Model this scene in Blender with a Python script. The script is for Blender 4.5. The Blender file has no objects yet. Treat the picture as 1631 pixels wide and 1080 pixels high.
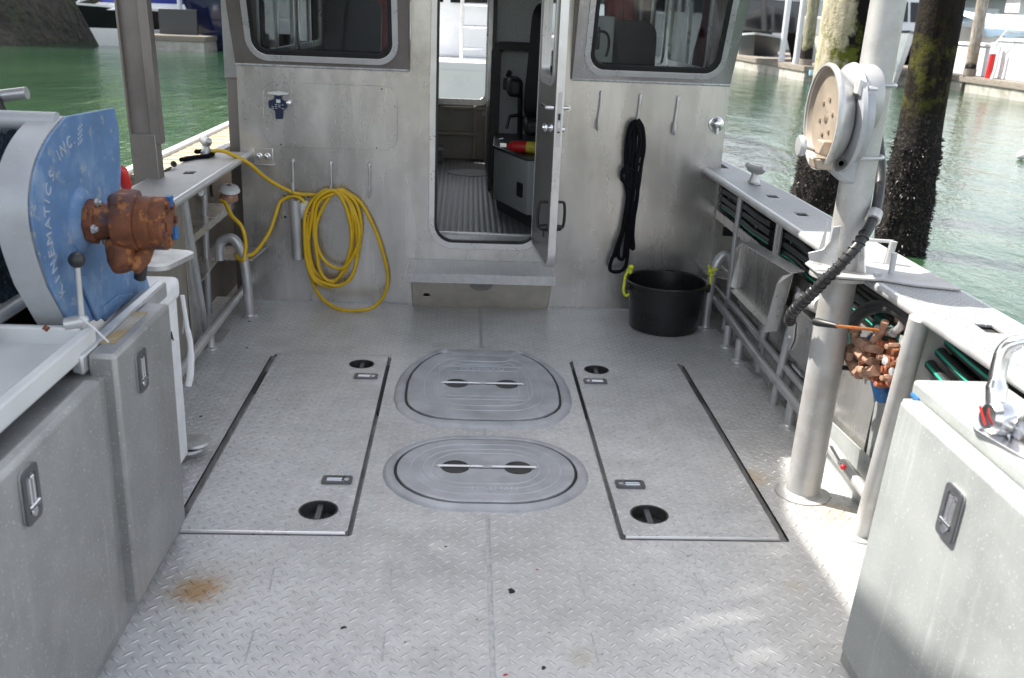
import bpy, bmesh, math, random
from mathutils import Vector, Matrix, noise
random.seed(7)
S = bpy.context.scene; COL = S.collection
R = math.radians
# ---------------------------------------------------------------- camera
F, CX, CY, CAMZ = 1535.23348, 815.5, 540.0, 1.65
yaw, pit, rol = 5.53954605e-02, 3.25242491e-01, -4.19929953e-02
_f = Vector((math.sin(yaw)*math.cos(pit), math.cos(yaw)*math.cos(pit), -math.sin(pit)))
_r0 = Vector((math.cos(yaw), -math.sin(yaw), 0)); _d0 = _f.cross(_r0)
_r = math.cos(rol)*_r0+math.sin(rol)*_d0; _d = -math.sin(rol)*_r0+math.cos(rol)*_d0
cd = bpy.data.cameras.new("camera"); cam = bpy.data.objects.new("camera", cd); COL.objects.link(cam)
cam.matrix_world = Matrix(((_r.x, -_d.x, -_f.x, 0), (_r.y, -_d.y, -_f.y, 0), (_r.z, -_d.z, -_f.z, CAMZ), (0, 0, 0, 1)))
cd.sensor_width = 36; cd.lens = F/1631*36; cd.clip_start = .05; cd.clip_end = 2000
cd.dof.use_dof = True; cd.dof.focus_distance = 4.3; cd.dof.aperture_fstop = 5.0
S.camera = cam
# ---------------------------------------------------------------- light
SUN = Vector((-.52, .30, .80)).normalized()
w = bpy.data.worlds.new("World"); S.world = w; w.use_nodes = True
nt = w.node_tree; sky = nt.nodes.new('ShaderNodeTexSky'); sky.sky_type = 'NISHITA'; sky.sun_disc = False
sky.sun_elevation = math.asin(SUN.z); sky.sun_rotation = math.atan2(SUN.x, SUN.y)
sky.air_density = 1.0; sky.dust_density = 2.0
hs = nt.nodes.new('ShaderNodeHueSaturation'); hs.inputs['Saturation'].default_value = .5; nt.links.new(sky.outputs[0], hs.inputs['Color'])
wm = nt.nodes.new('ShaderNodeMix'); wm.data_type = 'RGBA'; wm.blend_type = 'MULTIPLY'; wm.inputs[0].default_value = 1; wm.inputs[7].default_value = (1.05, 1.0, .93, 1)
nt.links.new(hs.outputs[0], wm.inputs[6]); nt.links.new(wm.outputs[2], nt.nodes['Background'].inputs[0]); nt.nodes['Background'].inputs[1].default_value = .13
sd = bpy.data.lights.new("sun", 'SUN'); sd.energy = 3.4; sd.angle = R(.5); sd.color = (1, .95, .87)
so = bpy.data.objects.new("sun", sd); COL.objects.link(so); so.rotation_euler = SUN.to_track_quat('Z', 'Y').to_euler()
S.view_settings.view_transform = 'Standard'; S.view_settings.look = 'None'; S.view_settings.exposure = 1.82

def at(x, y, ax, val):                                   # photo pixel -> point on the plane axis=val
    d = _r*((x-CX)/F)+_d*((y-CY)/F)+_f
    c = Vector((0, 0, CAMZ)); return c+d*((val-c[ax])/d[ax])

# ---------------------------------------------------------------- materials
def newmat(name):
    m = bpy.data.materials.new(name); m.use_nodes = True
    return m, m.node_tree, m.node_tree.nodes['Principled BSDF']
def N(nt, t, **k):
    n = nt.nodes.new(t)
    for a, b in k.items():
        if a.startswith('i_'): n.inputs[int(a[2:])].default_value = b
        else: setattr(n, a, b)
    return n
def L(nt, a, b): nt.links.new(a, b)
def math_(nt, op, a, b=None, c=None):
    n = nt.nodes.new('ShaderNodeMath'); n.operation = op
    for i, v in enumerate((a, b, c)):
        if v is None: continue
        if isinstance(v, (int, float)): n.inputs[i].default_value = v
        else: L(nt, v, n.inputs[i])
    return n.outputs[0]
def noise_(nt, vec, scale, detail=4, rough=.55):
    n = nt.nodes.new('ShaderNodeTexNoise'); n.inputs['Scale'].default_value = scale
    n.inputs['Detail'].default_value = detail; n.inputs['Roughness'].default_value = rough
    L(nt, vec, n.inputs['Vector']); return n.outputs['Fac']
def ramp(nt, fac, p0, p1, c0=(0, 0, 0, 1), c1=(1, 1, 1, 1)):
    n = nt.nodes.new('ShaderNodeValToRGB'); e = n.color_ramp.elements
    e[0].position = p0; e[0].color = c0; e[1].position = p1; e[1].color = c1
    L(nt, fac, n.inputs[0]); return n.outputs[0]
def mixc(nt, fac, a, b, mode='MIX'):
    n = nt.nodes.new('ShaderNodeMix'); n.data_type = 'RGBA'; n.blend_type = mode
    for s, v in ((n.inputs[0], fac), (n.inputs[6], a), (n.inputs[7], b)):
        if isinstance(v, (int, float)): s.default_value = v
        elif isinstance(v, tuple): s.default_value = (*v[:3], 1)
        else: L(nt, v, s)
    return n.outputs[2]
def coords(nt, scale=(1, 1, 1), rot=(0, 0, 0)):
    g = nt.nodes.new('ShaderNodeNewGeometry'); m = nt.nodes.new('ShaderNodeMapping')
    L(nt, g.outputs['Position'], m.inputs[0]); m.inputs['Scale'].default_value = scale; m.inputs['Rotation'].default_value = rot
    return m.outputs[0]

def surf(name, col, metallic=0, rough=.5, var=.12, vscale=6, spots=0, spotcol=(.8, .8, .8), spotscale=60, stretch=(1, 1, 1),
         bump=0, bscale=40, stain=None, stain_amt=0, stain_scale=3, rvar=.12, spot_cut=.66, coat=0, spec=.5, drips=0, dripcol=(.8, .8, .8), grain=0, bdist=.002):
    m, nt, b = newmat(name)
    v = coords(nt); vs = coords(nt, stretch)
    n1 = noise_(nt, vs, vscale, 6, .6)
    k = ramp(nt, n1, .3, .7, (1-var,)*3+(1,), (1+var,)*3+(1,))
    c = mixc(nt, 1.0, tuple(col), k, 'MULTIPLY')
    if stain:
        s = ramp(nt, noise_(nt, v, stain_scale, 6, .65), .5, .68)
        c = mixc(nt, math_(nt, 'MULTIPLY', s, stain_amt), c, tuple(stain))
    if spots:
        s = ramp(nt, noise_(nt, v, spotscale, 3, .7), spot_cut, spot_cut+.06)
        c = mixc(nt, math_(nt, 'MULTIPLY', s, spots), c, tuple(spotcol))
    if drips:
        dn = noise_(nt, coords(nt, (38, 38, 1.6)), 1.0, 4, .6); dm = ramp(nt, noise_(nt, v, 1.7, 4, .6), .45, .65)
        c = mixc(nt, math_(nt, 'MULTIPLY', math_(nt, 'MULTIPLY', ramp(nt, dn, .56, .72), dm), drips), c, tuple(dripcol))
    L(nt, c, b.inputs['Base Color']); b.inputs['Metallic'].default_value = metallic
    b.inputs['Specular IOR Level'].default_value = spec
    if coat: b.inputs['Coat Weight'].default_value = coat
    r = math_(nt, 'MULTIPLY_ADD', n1, rvar*2, rough-rvar); L(nt, r, b.inputs['Roughness'])
    if bump:
        bn = nt.nodes.new('ShaderNodeBump'); bn.inputs['Strength'].default_value = bump; bn.inputs['Distance'].default_value = bdist
        hh = noise_(nt, v, bscale, 5, .6)
        if grain: hh = math_(nt, 'ADD', math_(nt, 'MULTIPLY', noise_(nt, coords(nt, (6, 6, 420)), 1.0, 3, .6), grain), math_(nt, 'ADD', hh, math_(nt, 'MULTIPLY', noise_(nt, v, 3.2, 3, .5), 14)))
        L(nt, hh, bn.inputs['Height']); L(nt, bn.outputs[0], b.inputs['Normal'])
    return m

def tread_plate(name, col, metallic, rough, stains=(), size=.037, ang=0):
    m, nt, b = newmat(name)
    v = coords(nt, (1/size, 1/size, 1/size), (0, 0, R(45+ang)))
    sx = nt.nodes.new('ShaderNodeSeparateXYZ'); L(nt, v, sx.inputs[0])
    X, Y = sx.outputs[0], sx.outputs[1]
    def lug(a, bb, parity):
        # a is the long axis; rows of cells along it; checkerboard parity picks the cells
        fa, fb = math_(nt, 'FLOOR', X), math_(nt, 'FLOOR', Y)
        par = math_(nt, 'MODULO', math_(nt, 'ABSOLUTE', math_(nt, 'ADD', fa, fb)), 2.0)
        if parity: par = math_(nt, 'SUBTRACT', 1.0, par)
        la = math_(nt, 'SUBTRACT', math_(nt, 'FRACT', a), .5); lb = math_(nt, 'SUBTRACT', math_(nt, 'FRACT', bb), .5)
        e = math_(nt, 'ADD', math_(nt, 'POWER', math_(nt, 'DIVIDE', math_(nt, 'ABSOLUTE', la), .47), 2.0),
                  math_(nt, 'POWER', math_(nt, 'DIVIDE', math_(nt, 'ABSOLUTE', lb), .15), 2.0))
        h = math_(nt, 'MAXIMUM', math_(nt, 'SUBTRACT', 1.0, e), 0.0)
        return math_(nt, 'MULTIPLY', par, h)
    h = math_(nt, 'MAXIMUM', lug(X, Y, 0), lug(Y, X, 1))
    wp = coords(nt)
    big = noise_(nt, wp, 1.6, 6, .6); fine = noise_(nt, wp, 45, 4, .7); mid = noise_(nt, wp, 9, 5, .65)
    c = mixc(nt, 1.0, tuple(col), ramp(nt, big, .3, .7, (.84, .84, .84, 1), (1.12, 1.12, 1.12, 1)), 'MULTIPLY')
    c = mixc(nt, 1.0, c, ramp(nt, mid, .3, .75, (.9, .9, .9, 1), (1.08, 1.08, 1.08, 1)), 'MULTIPLY')
    c = mixc(nt, 1.0, c, ramp(nt, fine, .3, .7, (.88, .88, .88, 1), (1.1, 1.1, 1.1, 1)), 'MULTIPLY')
    worn = math_(nt, 'MULTIPLY', ramp(nt, h, .15, .9), math_(nt, 'MULTIPLY_ADD', mid, .55, .2))
    c = mixc(nt, worn, c, (.88, .89, .9))
    dirt = math_(nt, 'MULTIPLY', ramp(nt, noise_(nt, wp, 3.3, 7, .75), .55, .7), .3)
    c = mixc(nt, dirt, c, (.33, .31, .26))
    scf = math_(nt, 'MULTIPLY', ramp(nt, noise_(nt, coords(nt, (55, 3, 1), (0, 0, R(18))), 1.0, 4, .6), .66, .74), .35)
    c = mixc(nt, scf, c, (.72, .73, .74))
    wet = math_(nt, 'MULTIPLY', ramp(nt, noise_(nt, wp, .9, 3, .5), .5, .62), .16)
    c = mixc(nt, wet, c, (.40, .41, .43))
    for (px, py, rad, sc, amt) in stains:
        mp = nt.nodes.new('ShaderNodeVectorMath'); mp.operation = 'SUBTRACT'; L(nt, wp, mp.inputs[0]); mp.inputs[1].default_value = (px, py, 0)
        ln = nt.nodes.new('ShaderNodeVectorMath'); ln.operation = 'LENGTH'; L(nt, mp.outputs[0], ln.inputs[0])
        d = math_(nt, 'ADD', math_(nt, 'DIVIDE', ln.outputs['Value'], rad), math_(nt, 'MULTIPLY', math_(nt, 'SUBTRACT', noise_(nt, wp, 22, 6, .7), .5), 1.6))
        k = math_(nt, 'MULTIPLY', ramp(nt, d, .25, 1.05, (1, 1, 1, 1), (0, 0, 0, 1)), amt)
        c = mixc(nt, k, c, sc)
    L(nt, c, b.inputs['Base Color']); b.inputs['Metallic'].default_value = metallic
    L(nt, math_(nt, 'MULTIPLY_ADD', mid, .25, rough-.12), b.inputs['Roughness'])
    bn = nt.nodes.new('ShaderNodeBump'); bn.inputs['Strength'].default_value = 1; bn.inputs['Distance'].default_value = .004
    L(nt, math_(nt, 'ADD', h, math_(nt, 'MULTIPLY', fine, .25)), bn.inputs['Height']); L(nt, bn.outputs[0], b.inputs['Normal'])
    return m

M = {}
M['deck'] = tread_plate('tread plate deck', (.60, .597, .59), .3, .42,
    stains=((-.76, 2.5, .095, (.42, .19, .045), .8), (-.76, 2.5, .17, (.36, .27, .13), .35), (1.13, 3.3, .1, (.45, .33, .15), .5), (1.33, 3.0, .14, (.5, .33, .12), .5),
            (.95, 3.35, .12, (.33, .29, .2), .3), (.83, 3.5, .06, (.25, .24, .2), .35), (.35, 2.2, .06, (.42, .36, .24), .3), (1.0, 2.0, .09, (.46, .37, .22), .3), (-.3, 1.95, .07, (.36, .33, .27), .3), (-.95, 4.75, .12, (.3, .28, .24), .3), (1.05, 2.55, .05, (.45, .35, .2), .3)))
M['panel'] = tread_plate('tread plate panel', (.60, .60, .60), .35, .42, size=.036, ang=4)
M['tread_small'] = tread_plate('tread plate step', (.56, .56, .56), .45, .4, size=.03)
M['rail_top'] = tread_plate('rail cap plate', (.31, .315, .32), .3, .5, size=.017)
M['alum'] = surf('brushed aluminium wall', (.58, .565, .545), .82, .27, .24, 1.3, .45, (.76, .77, .78), 95, (3.2, 3.2, .7), .10, 90, (.36, .34, .32), .6, 2.6, .12, drips=.35, dripcol=(.72, .71, .69), grain=.6)
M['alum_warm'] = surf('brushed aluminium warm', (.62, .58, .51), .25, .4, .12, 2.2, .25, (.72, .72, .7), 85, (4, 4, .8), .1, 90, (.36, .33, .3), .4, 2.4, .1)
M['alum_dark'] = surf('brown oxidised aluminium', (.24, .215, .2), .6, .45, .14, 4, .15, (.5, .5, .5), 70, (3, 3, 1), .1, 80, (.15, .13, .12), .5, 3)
M['alum_dull'] = surf('dull cabinet aluminium', (.37, .37, .365), .5, .45, .15, 5, .8, (.72, .74, .74), 130, (1, 1, 1), .15, 120, (.27, .26, .25), .6, 2, .1, .62, drips=.5, dripcol=(.56, .57, .57))
M['alum_pale'] = surf('pale cabinet aluminium', (.345, .365, .36), .35, .5, .18, 4, .8, (.62, .64, .64), 150, (1, 1, 1), .2, 60, (.34, .35, .34), .5, 2, .1, .62, drips=.5, dripcol=(.6, .62, .62))
M['pipe'] = surf('aluminium pipe', (.52, .525, .53), .55, .38, .14, 8, .5, (.78, .79, .8), 110, (1, 1, 1), .1, 100)
M['pipe_worn'] = surf('weathered mast aluminium', (.44, .44, .435), .35, .45, .12, 9, .5, (.68, .67, .64), 70, (1, 1, 1), .15, 90, (.30, .27, .23), .5, 6)
M['bright'] = surf('bright aluminium edge', (.68, .68, .68), .7, .3, .1, 10, 0)
M['chrome'] = surf('chrome', (.72, .72, .73), 1, .2, .04, 6, 0, rvar=.04)
M['seam'] = surf('weld seam', (.5, .51, .52), .5, .4, .25, 60, 0, bump=.8, bscale=300)
M['gutter'] = surf('gutter aluminium', (.5, .5, .495), .5, .4, .3, 12, .4, (.1, .1, .1), 40)
M['cast'] = surf('cast hatch aluminium', (.41, .42, .445), .22, .5, .22, 7, .35, (.5, .52, .56), 160, (1, 1, 1), .35, 260)
M['cast_rib'] = surf('cast hatch rib', (.52, .54, .58), .22, .5, .12, 18, .3, (.5, .52, .56), 160, (1, 1, 1), .3, 260)
M['black'] = surf('black rubber', (.012, .012, .013), 0, .45, .3, 10)
M['blackp'] = surf('black plastic', (.012, .012, .013), 0, .3, .2, 4, .25, (.10, .10, .10), 45, drips=.25, dripcol=(.07, .07, .07))
M['rope_black'] = surf('black rope', (.008, .008, .01), 0, .85, .3, 60, bump=1, bscale=220, spec=.1)
M['dark'] = surf('dark pocket', (.045, .045, .043), .2, .5, .4, 30)
M['white'] = surf('white plastic', (.62, .63, .63), 0, .4, .05, 5, .1, (.5, .48, .44), 60)
M['white_paint'] = surf('white boat paint', (.75, .76, .77), 0, .3, .05, 2)
M['grey_paint'] = surf('pale grey paint', (.55, .57, .6), 0, .5, .08, 2)
M['cloth_white'] = surf('white canvas', (.7, .7, .7), 0, .8, .08, 12, .2, (.45, .42, .38), 20, bump=.6, bscale=30)
M['yellow'] = surf('yellow hose', (.66, .42, .012), 0, .4, .12, 14, .25, (.25, .13, .03), 30, rvar=.08)
M['yellow_rope'] = surf('yellow rope', (.62, .66, .03), 0, .7, .25, 80, bump=1, bscale=250)
M['green_hose'] = surf('green stripe', (.01, .30, .2), 0, .5, .2, 14)
M['dkgreen'] = surf('dark green line', (.004, .05, .038), 0, .45, .3, 20)
M['hose_black'] = surf('hydraulic hose', (.02, .021, .022), 0, .4, .3, 14, .3, (.2, .2, .2), 60)
M['blue'] = surf('worn blue paint', (.10, .195, .36), 0, .5, .2, 7, .55, (.36, .38, .38), 22, (1, 1, 1), .35, 60, (.22, .30, .42), .95, 7, .12, .60)
M['blue2'] = surf('blue painted casting', (.02, .12, .32), 0, .45, .3, 20, .4, (.3, .14, .06), 40)
M['silver_text'] = surf('raised lettering', (.45, .50, .58), .3, .4, .1, 40)
M['reel_grey'] = surf('reel frame aluminium', (.40, .415, .44), .3, .5, .1, 10, .5, (.62, .63, .66), 120, (1, 1, 1), .2, 120)
M['rust'] = surf('rusty casting', (.15, .05, .02), .1, .7, .45, 22, .75, (.34, .13, .035), 24, (1, 1, 1), .9, 70, (.035, .05, .085), .75, 9, spot_cut=.56)
M['rust_orange'] = surf('orange rusty valve', (.27, .085, .04), 0, .65, .3, 26, .5, (.15, .05, .03), 60, (1, 1, 1), .6, 80)
M['rust_pale'] = surf('pale rusty fitting', (.34, .20, .135), .2, .6, .35, 30, .5, (.2, .08, .04), 70, (1, 1, 1), .6, 80)
M['red'] = surf('red paint', (.5, .015, .015), 0, .35, .1, 10)
M['orange_rod'] = surf('rusty rod', (.42, .14, .04), .3, .5, .3, 50)
M['navy'] = surf('navy fabric', (.012, .02, .06), 0, .7, .2, 30)
M['navy_hull'] = surf('navy hull', (.006, .01, .04), 0, .15, .1, 2, coat=.3)
M['black_hull'] = surf('black hull', (.008, .008, .01), 0, .15, .1, 2, coat=.3)
M['blue_canvas'] = surf('blue canvas', (.03, .05, .3), 0, .8, .15, 2)
M['tarp'] = surf('pale blue tarp', (.45, .62, .75), 0, .6, .12, 2)
M['wood'] = surf('tan dock boards', (.30, .235, .145), 0, .75, .2, 6, stretch=(1, 8, 1), bump=.4, bscale=30)
M['old_wood'] = surf('grey dock timber', (.17, .15, .125), 0, .8, .3, 4, stretch=(6, 1, 6), bump=.6, bscale=20)
M['varnish'] = surf('varnished wood', (.22, .08, .03), 0, .35, .3, 6)
M['concrete'] = surf('concrete float', (.32, .31, .28), 0, .85, .25, 3, bump=.5, bscale=10, stain=(.12, .12, .08), stain_amt=.7, stain_scale=1.2)
M['carpet'] = surf('speckled grey liner', (.46, .47, .47), 0, .95, .35, 120, .7, (.75, .77, .77), 200, spot_cut=.55, bump=.5, bscale=200, spec=.1)
M['seat'] = surf('black seat vinyl', (.015, .016, .019), 0, .5, .2, 8)
M['inner_grey'] = surf('grey interior paint', (.28, .30, .30), 0, .6, .08, 5)
M['console'] = surf('dark console', (.03, .032, .035), 0, .4, .2, 10)
M['yellow_label'] = surf('yellow label', (.6, .5, .05), 0, .5, .1, 30)
M['green_canvas'] = surf('dark green hull', (.01, .05, .035), 0, .3, .1, 2)
M['roof_sheet'] = surf('galvanised roof sheet', (.3, .31, .32), .3, .6, .15, 3)
M['shingle'] = surf('boathouse wall', (.33, .34, .35), 0, .8, .15, 1)
M['bank'] = surf('rocky bank', (.035, .03, .022), 0, .95, .9, 1.6, .8, (.12, .10, .07), 2.2, bump=1, bscale=1.6, bdist=.6, stain=(.022, .034, .010), stain_amt=.8, stain_scale=.4)
M['bark'] = surf('dark tree foliage', (.05, .085, .018), 0, .9, .6, .35, .6, (.13, .17, .03), .8, spec=.1)
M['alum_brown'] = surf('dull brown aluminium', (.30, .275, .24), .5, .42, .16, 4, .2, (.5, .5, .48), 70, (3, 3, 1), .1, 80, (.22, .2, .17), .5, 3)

def ribbed(name, col, scale):
    m, nt, b = newmat(name); v = coords(nt)
    wv = N(nt, 'ShaderNodeTexWave', bands_direction='X'); wv.inputs['Scale'].default_value = scale; L(nt, v, wv.inputs['Vector'])
    wy = N(nt, 'ShaderNodeTexWave', bands_direction='Y'); wy.inputs['Scale'].default_value = scale; L(nt, v, wy.inputs['Vector'])
    h = math_(nt, 'MULTIPLY', wv.outputs['Fac'], wy.outputs['Fac'])
    L(nt, mixc(nt, h, tuple(x*.5 for x in col), tuple(x*1.4 for x in col)), b.inputs['Base Color'])
    b.inputs['Roughness'].default_value = .4
    bn = nt.nodes.new('ShaderNodeBump'); bn.inputs['Distance'].default_value = .003; L(nt, h, bn.inputs['Height']); L(nt, bn.outputs[0], b.inputs['Normal'])
    return m
M['floor_rubber'] = ribbed('ribbed rubber floor', (.15, .155, .165), 9)

def glassy(name, tint, refl=1.0):
    m = bpy.data.materials.new(name); m.use_nodes = True; nt = m.node_tree; nt.nodes.clear()
    o = nt.nodes.new('ShaderNodeOutputMaterial'); t = nt.nodes.new('ShaderNodeBsdfTransparent'); t.inputs[0].default_value = (*tint, 1)
    g = nt.nodes.new('ShaderNodeBsdfGlossy'); g.inputs['Roughness'].default_value = .03; g.inputs[0].default_value = (.8*refl,)*3+(1,)
    fr = nt.nodes.new('ShaderNodeFresnel'); fr.inputs[0].default_value = 1.5
    mx = nt.nodes.new('ShaderNodeMixShader'); L(nt, fr.outputs[0], mx.inputs[0]); L(nt, t.outputs[0], mx.inputs[1]); L(nt, g.outputs[0], mx.inputs[2])
    L(nt, mx.outputs[0], o.inputs[0]); return m
M['glass'] = glassy('tinted window glass', (.85, .88, .88))
M['glass_clear'] = glassy('clear glass', (.85, .88, .88))

def water_mat():
    m, nt, b = newmat('harbour water'); v = coords(nt, (1, .55, 1), (0, 0, R(-12)))
    col = ramp(nt, noise_(nt, coords(nt), .12, 4), .35, .65, (.009, .035, .017, 1), (.024, .056, .026, 1))
    L(nt, col, b.inputs['Base Color']); b.inputs['Roughness'].default_value = .06; b.inputs['IOR'].default_value = 1.33
    h = math_(nt, 'ADD', math_(nt, 'MULTIPLY', noise_(nt, v, 11, 3, .5), .32), math_(nt, 'MULTIPLY', noise_(nt, coords(nt, (1, .4, 1), (0, 0, R(20))), 1.3, 3, .5), 1.3))
    bn = nt.nodes.new('ShaderNodeBump'); bn.inputs['Strength'].default_value = .8; bn.inputs['Distance'].default_value = .05
    L(nt, h, bn.inputs['Height']); L(nt, bn.outputs[0], b.inputs['Normal']); return m
M['water'] = water_mat()

def pile_mat(name, lo, hi, moss, zline, xshade=None):
    m, nt, b = newmat(name); v = coords(nt)
    sx = nt.nodes.new('ShaderNodeSeparateXYZ'); L(nt, v, sx.inputs[0])
    c = ramp(nt, noise_(nt, coords(nt, (4, 4, 1)), 3, 6, .7), .35, .65, (*lo, 1), (*hi, 1))
    if xshade:
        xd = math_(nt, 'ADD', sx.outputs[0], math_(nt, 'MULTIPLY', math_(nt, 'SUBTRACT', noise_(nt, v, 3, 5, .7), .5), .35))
        c = mixc(nt, ramp(nt, math_(nt, 'SUBTRACT', xd, xshade-.5), .49, .53), c, (.008, .007, .006))  # shaded right side put into the pile's colour, left stays sunlit pale
    mk = ramp(nt, noise_(nt, v, 5, 6, .7), .48, .6)
    band = ramp(nt, math_(nt, 'ADD', math_(nt, 'ABSOLUTE', math_(nt, 'SUBTRACT', sx.outputs[2], zline+.45)), math_(nt, 'MULTIPLY', noise_(nt, v, 3, 4), .4)), .45, .8, (1, 1, 1, 1), (0, 0, 0, 1))
    c = mixc(nt, math_(nt, 'MULTIPLY', mk, band), c, moss)
    low = ramp(nt, math_(nt, 'ADD', sx.outputs[2], math_(nt, 'MULTIPLY', math_(nt, 'SUBTRACT', noise_(nt, v, 4, 5), .5), .6)), zline-.05, zline+.15, (1, 1, 1, 1), (0, 0, 0, 1))
    mus = ramp(nt, noise_(nt, v, 30, 4, .8), .5, .72, (.012, .011, .012, 1), (.09, .075, .055, 1))
    c = mixc(nt, low, c, mus); L(nt, c, b.inputs['Base Color']); b.inputs['Roughness'].default_value = .85; b.inputs['Specular IOR Level'].default_value = .12
    bn = nt.nodes.new('ShaderNodeBump'); bn.inputs['Distance'].default_value = .02; L(nt, noise_(nt, v, 18, 6, .7), bn.inputs['Height']); L(nt, bn.outputs[0], b.inputs['Normal'])
    return m
M['pile_sunside'] = pile_mat('mossy pile with painted sun side', (.22, .2, .14), (.46, .42, .31), (.09, .10, .015), .75, 4.40)
M['pile_post'] = pile_mat('mossy dock post', (.14, .13, .09), (.30, .28, .2), (.09, .10, .015), .75)
M['pile_dark'] = pile_mat('dark tarred pile', (.006, .005, .004), (.022, .017, .013), (.055, .055, .012), .8)

# ---------------------------------------------------------------- mesh helpers
def tag(o, label=None, cat=None, group=None, kind=None):
    for k, v in (('label', label), ('category', cat), ('group', group), ('kind', kind)):
        if v: o[k] = v
    return o
def thing(name, label, cat, loc=(0, 0, 0), group=None):
    o = bpy.data.objects.new(name, None); o.empty_display_size = .1; COL.objects.link(o); o.location = loc
    return tag(o, label, cat, group)
def root_loc(o):
    p = Vector(o.location)
    while o.parent: o = o.parent; p += Vector(o.location)
    return p
def fin(me, name, mat, parent=None, smooth=True, bevel=0, label=None, loc=None, seg=2):
    """mesh in world coords -> object (child meshes keep world placement)"""
    if parent is not None: off = root_loc(parent)
    else:
        off = Vector(loc) if loc is not None else Vector((0, 0, 0))
    me.transform(Matrix.Translation(-off))
    me.materials.clear(); me.materials.append(M[mat] if isinstance(mat, str) else mat)
    if smooth:
        me.polygons.foreach_set('use_smooth', [True]*len(me.polygons)); me.set_sharp_from_angle(angle=R(38))
    o = bpy.data.objects.new(name, me); COL.objects.link(o)
    if parent is not None: o.parent = parent
    else: o.location = off
    if bevel:
        b = o.modifiers.new('bevel', 'BEVEL'); b.width = bevel; b.segments = seg; b.limit_method = 'ANGLE'; b.angle_limit = R(40)
    if label: o['label'] = label
    me.name = name
    return o
class MB:
    def __init__(s): s.v = []; s.f = []
    def add(s, vs, fs):
        n = len(s.v); s.v += [tuple(v) for v in vs]; s.f += [tuple(i+n for i in f) for f in fs]; return s
    def box(s, a, b, rot=None, piv=None):
        (x0, y0, z0), (x1, y1, z1) = a, b
        vs = [Vector(p) for p in ((x0, y0, z0), (x1, y0, z0), (x1, y1, z0), (x0, y1, z0), (x0, y0, z1), (x1, y0, z1), (x1, y1, z1), (x0, y1, z1))]
        if rot is not None:
            p = Vector(piv) if piv else (Vector(a)+Vector(b))/2
            vs = [p+rot @ (v-p) for v in vs]
        return s.add(vs, [(0, 3, 2, 1), (4, 5, 6, 7), (0, 1, 5, 4), (1, 2, 6, 5), (2, 3, 7, 6), (3, 0, 4, 7)])
    def prism(s, pts, d):
        """polygon of 3D points extruded by vector d"""
        d = Vector(d); n = len(pts); p = [Vector(q) for q in pts]
        nr = Vector((0, 0, 0))
        for i in range(n): nr += p[i].cross(p[(i+1) % n])
        if nr.dot(d) > 0: p = p[::-1]
        s.add(p+[q+d for q in p], [tuple(range(n)), tuple(range(2*n-1, n-1, -1))]+[(i, i+n, (i+1) % n+n, (i+1) % n) for i in range(n)]); return s
    def tube(s, pts, r, seg=12, closed=False, caps=True, flat=None):
        P = [Vector(p) for p in pts]; n = len(P); rs = r if hasattr(r, '__len__') else [r]*n
        T = []
        for i in range(n):
            a = P[(i-1) % n] if (closed or i) else P[i]; b = P[(i+1) % n] if (closed or i < n-1) else P[i]
            T.append((b-a).normalized() if (b-a).length > 1e-9 else Vector((0, 0, 1)))
        up = Vector((0, 0, 1)) if abs(T[0].z) < .9 else Vector((1, 0, 0))
        nrm = T[0].cross(up).normalized(); vs = []
        for i in range(n):
            nrm = (nrm-T[i]*nrm.dot(T[i])).normalized(); bn = T[i].cross(nrm)
            for k in range(seg):
                a = 2*math.pi*k/seg; vs.append(P[i]+(nrm*math.cos(a)+bn*math.sin(a))*rs[i])
        fs = []
        for i in range(n if closed else n-1):
            j = (i+1) % n
            for k in range(seg): fs.append((i*seg+k, i*seg+(k+1) % seg, j*seg+(k+1) % seg, j*seg+k))
        if caps and not closed: fs += [tuple(range(seg-1, -1, -1)), tuple(range((n-1)*seg, n*seg))]
        return s.add(vs, fs)
    def cyl(s, a, b, r0, r1=None, seg=24): return s.tube([a, b], [r0, r0 if r1 is None else r1], seg)
    def lathe(s, prof, o, axis=(0, 0, 1), seg=32, loop=False, cap=True):
        """profile of (radius, height) about axis through o"""
        ax = Vector(axis).normalized(); u = ax.orthogonal().normalized(); w_ = ax.cross(u); o = Vector(o); vs = []; n = len(prof)
        for r, h in prof:
            for k in range(seg):
                a = 2*math.pi*k/seg; vs.append(o+ax*h+(u*math.cos(a)+w_*math.sin(a))*max(r, 1e-5))
        fs = [(i*seg+k, i*seg+(k+1) % seg, (i+1)*seg+(k+1) % seg, (i+1)*seg+k) for i in range(n-1) for k in range(seg)]
        if loop: fs += [((n-1)*seg+k, (n-1)*seg+(k+1) % seg, (k+1) % seg, k) for k in range(seg)]
        elif cap: fs += [tuple(range(seg-1, -1, -1)), tuple(range((n-1)*seg, n*seg))]
        return s.add(vs, fs)
    def ball(s, c, r, seg=16, rings=10):
        rx, ry, rz = r if hasattr(r, '__len__') else (r, r, r); c = Vector(c); vs = []; fs = []
        for i in range(rings+1):
            t = math.pi*i/rings
            for k in range(seg):
                a = 2*math.pi*k/seg; vs.append(c+Vector((rx*math.sin(t)*math.cos(a), ry*math.sin(t)*math.sin(a), rz*math.cos(t))))
        for i in range(rings):
            for k in range(seg): fs.append((i*seg+k, (i+1)*seg+k, (i+1)*seg+(k+1) % seg, i*seg+(k+1) % seg))
        return s.add(vs, fs)
    def mesh(s, merge=True):
        me = bpy.data.meshes.new('m'); me.from_pydata([tuple(v) for v in s.v], [], s.f)
        if merge:
            bm = bmesh.new(); bm.from_mesh(me); bmesh.ops.remove_doubles(bm, verts=bm.verts, dist=1e-6)
            bmesh.ops.recalc_face_normals(bm, faces=bm.faces); bm.to_mesh(me); bm.free()
        me.update(); return me
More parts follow.
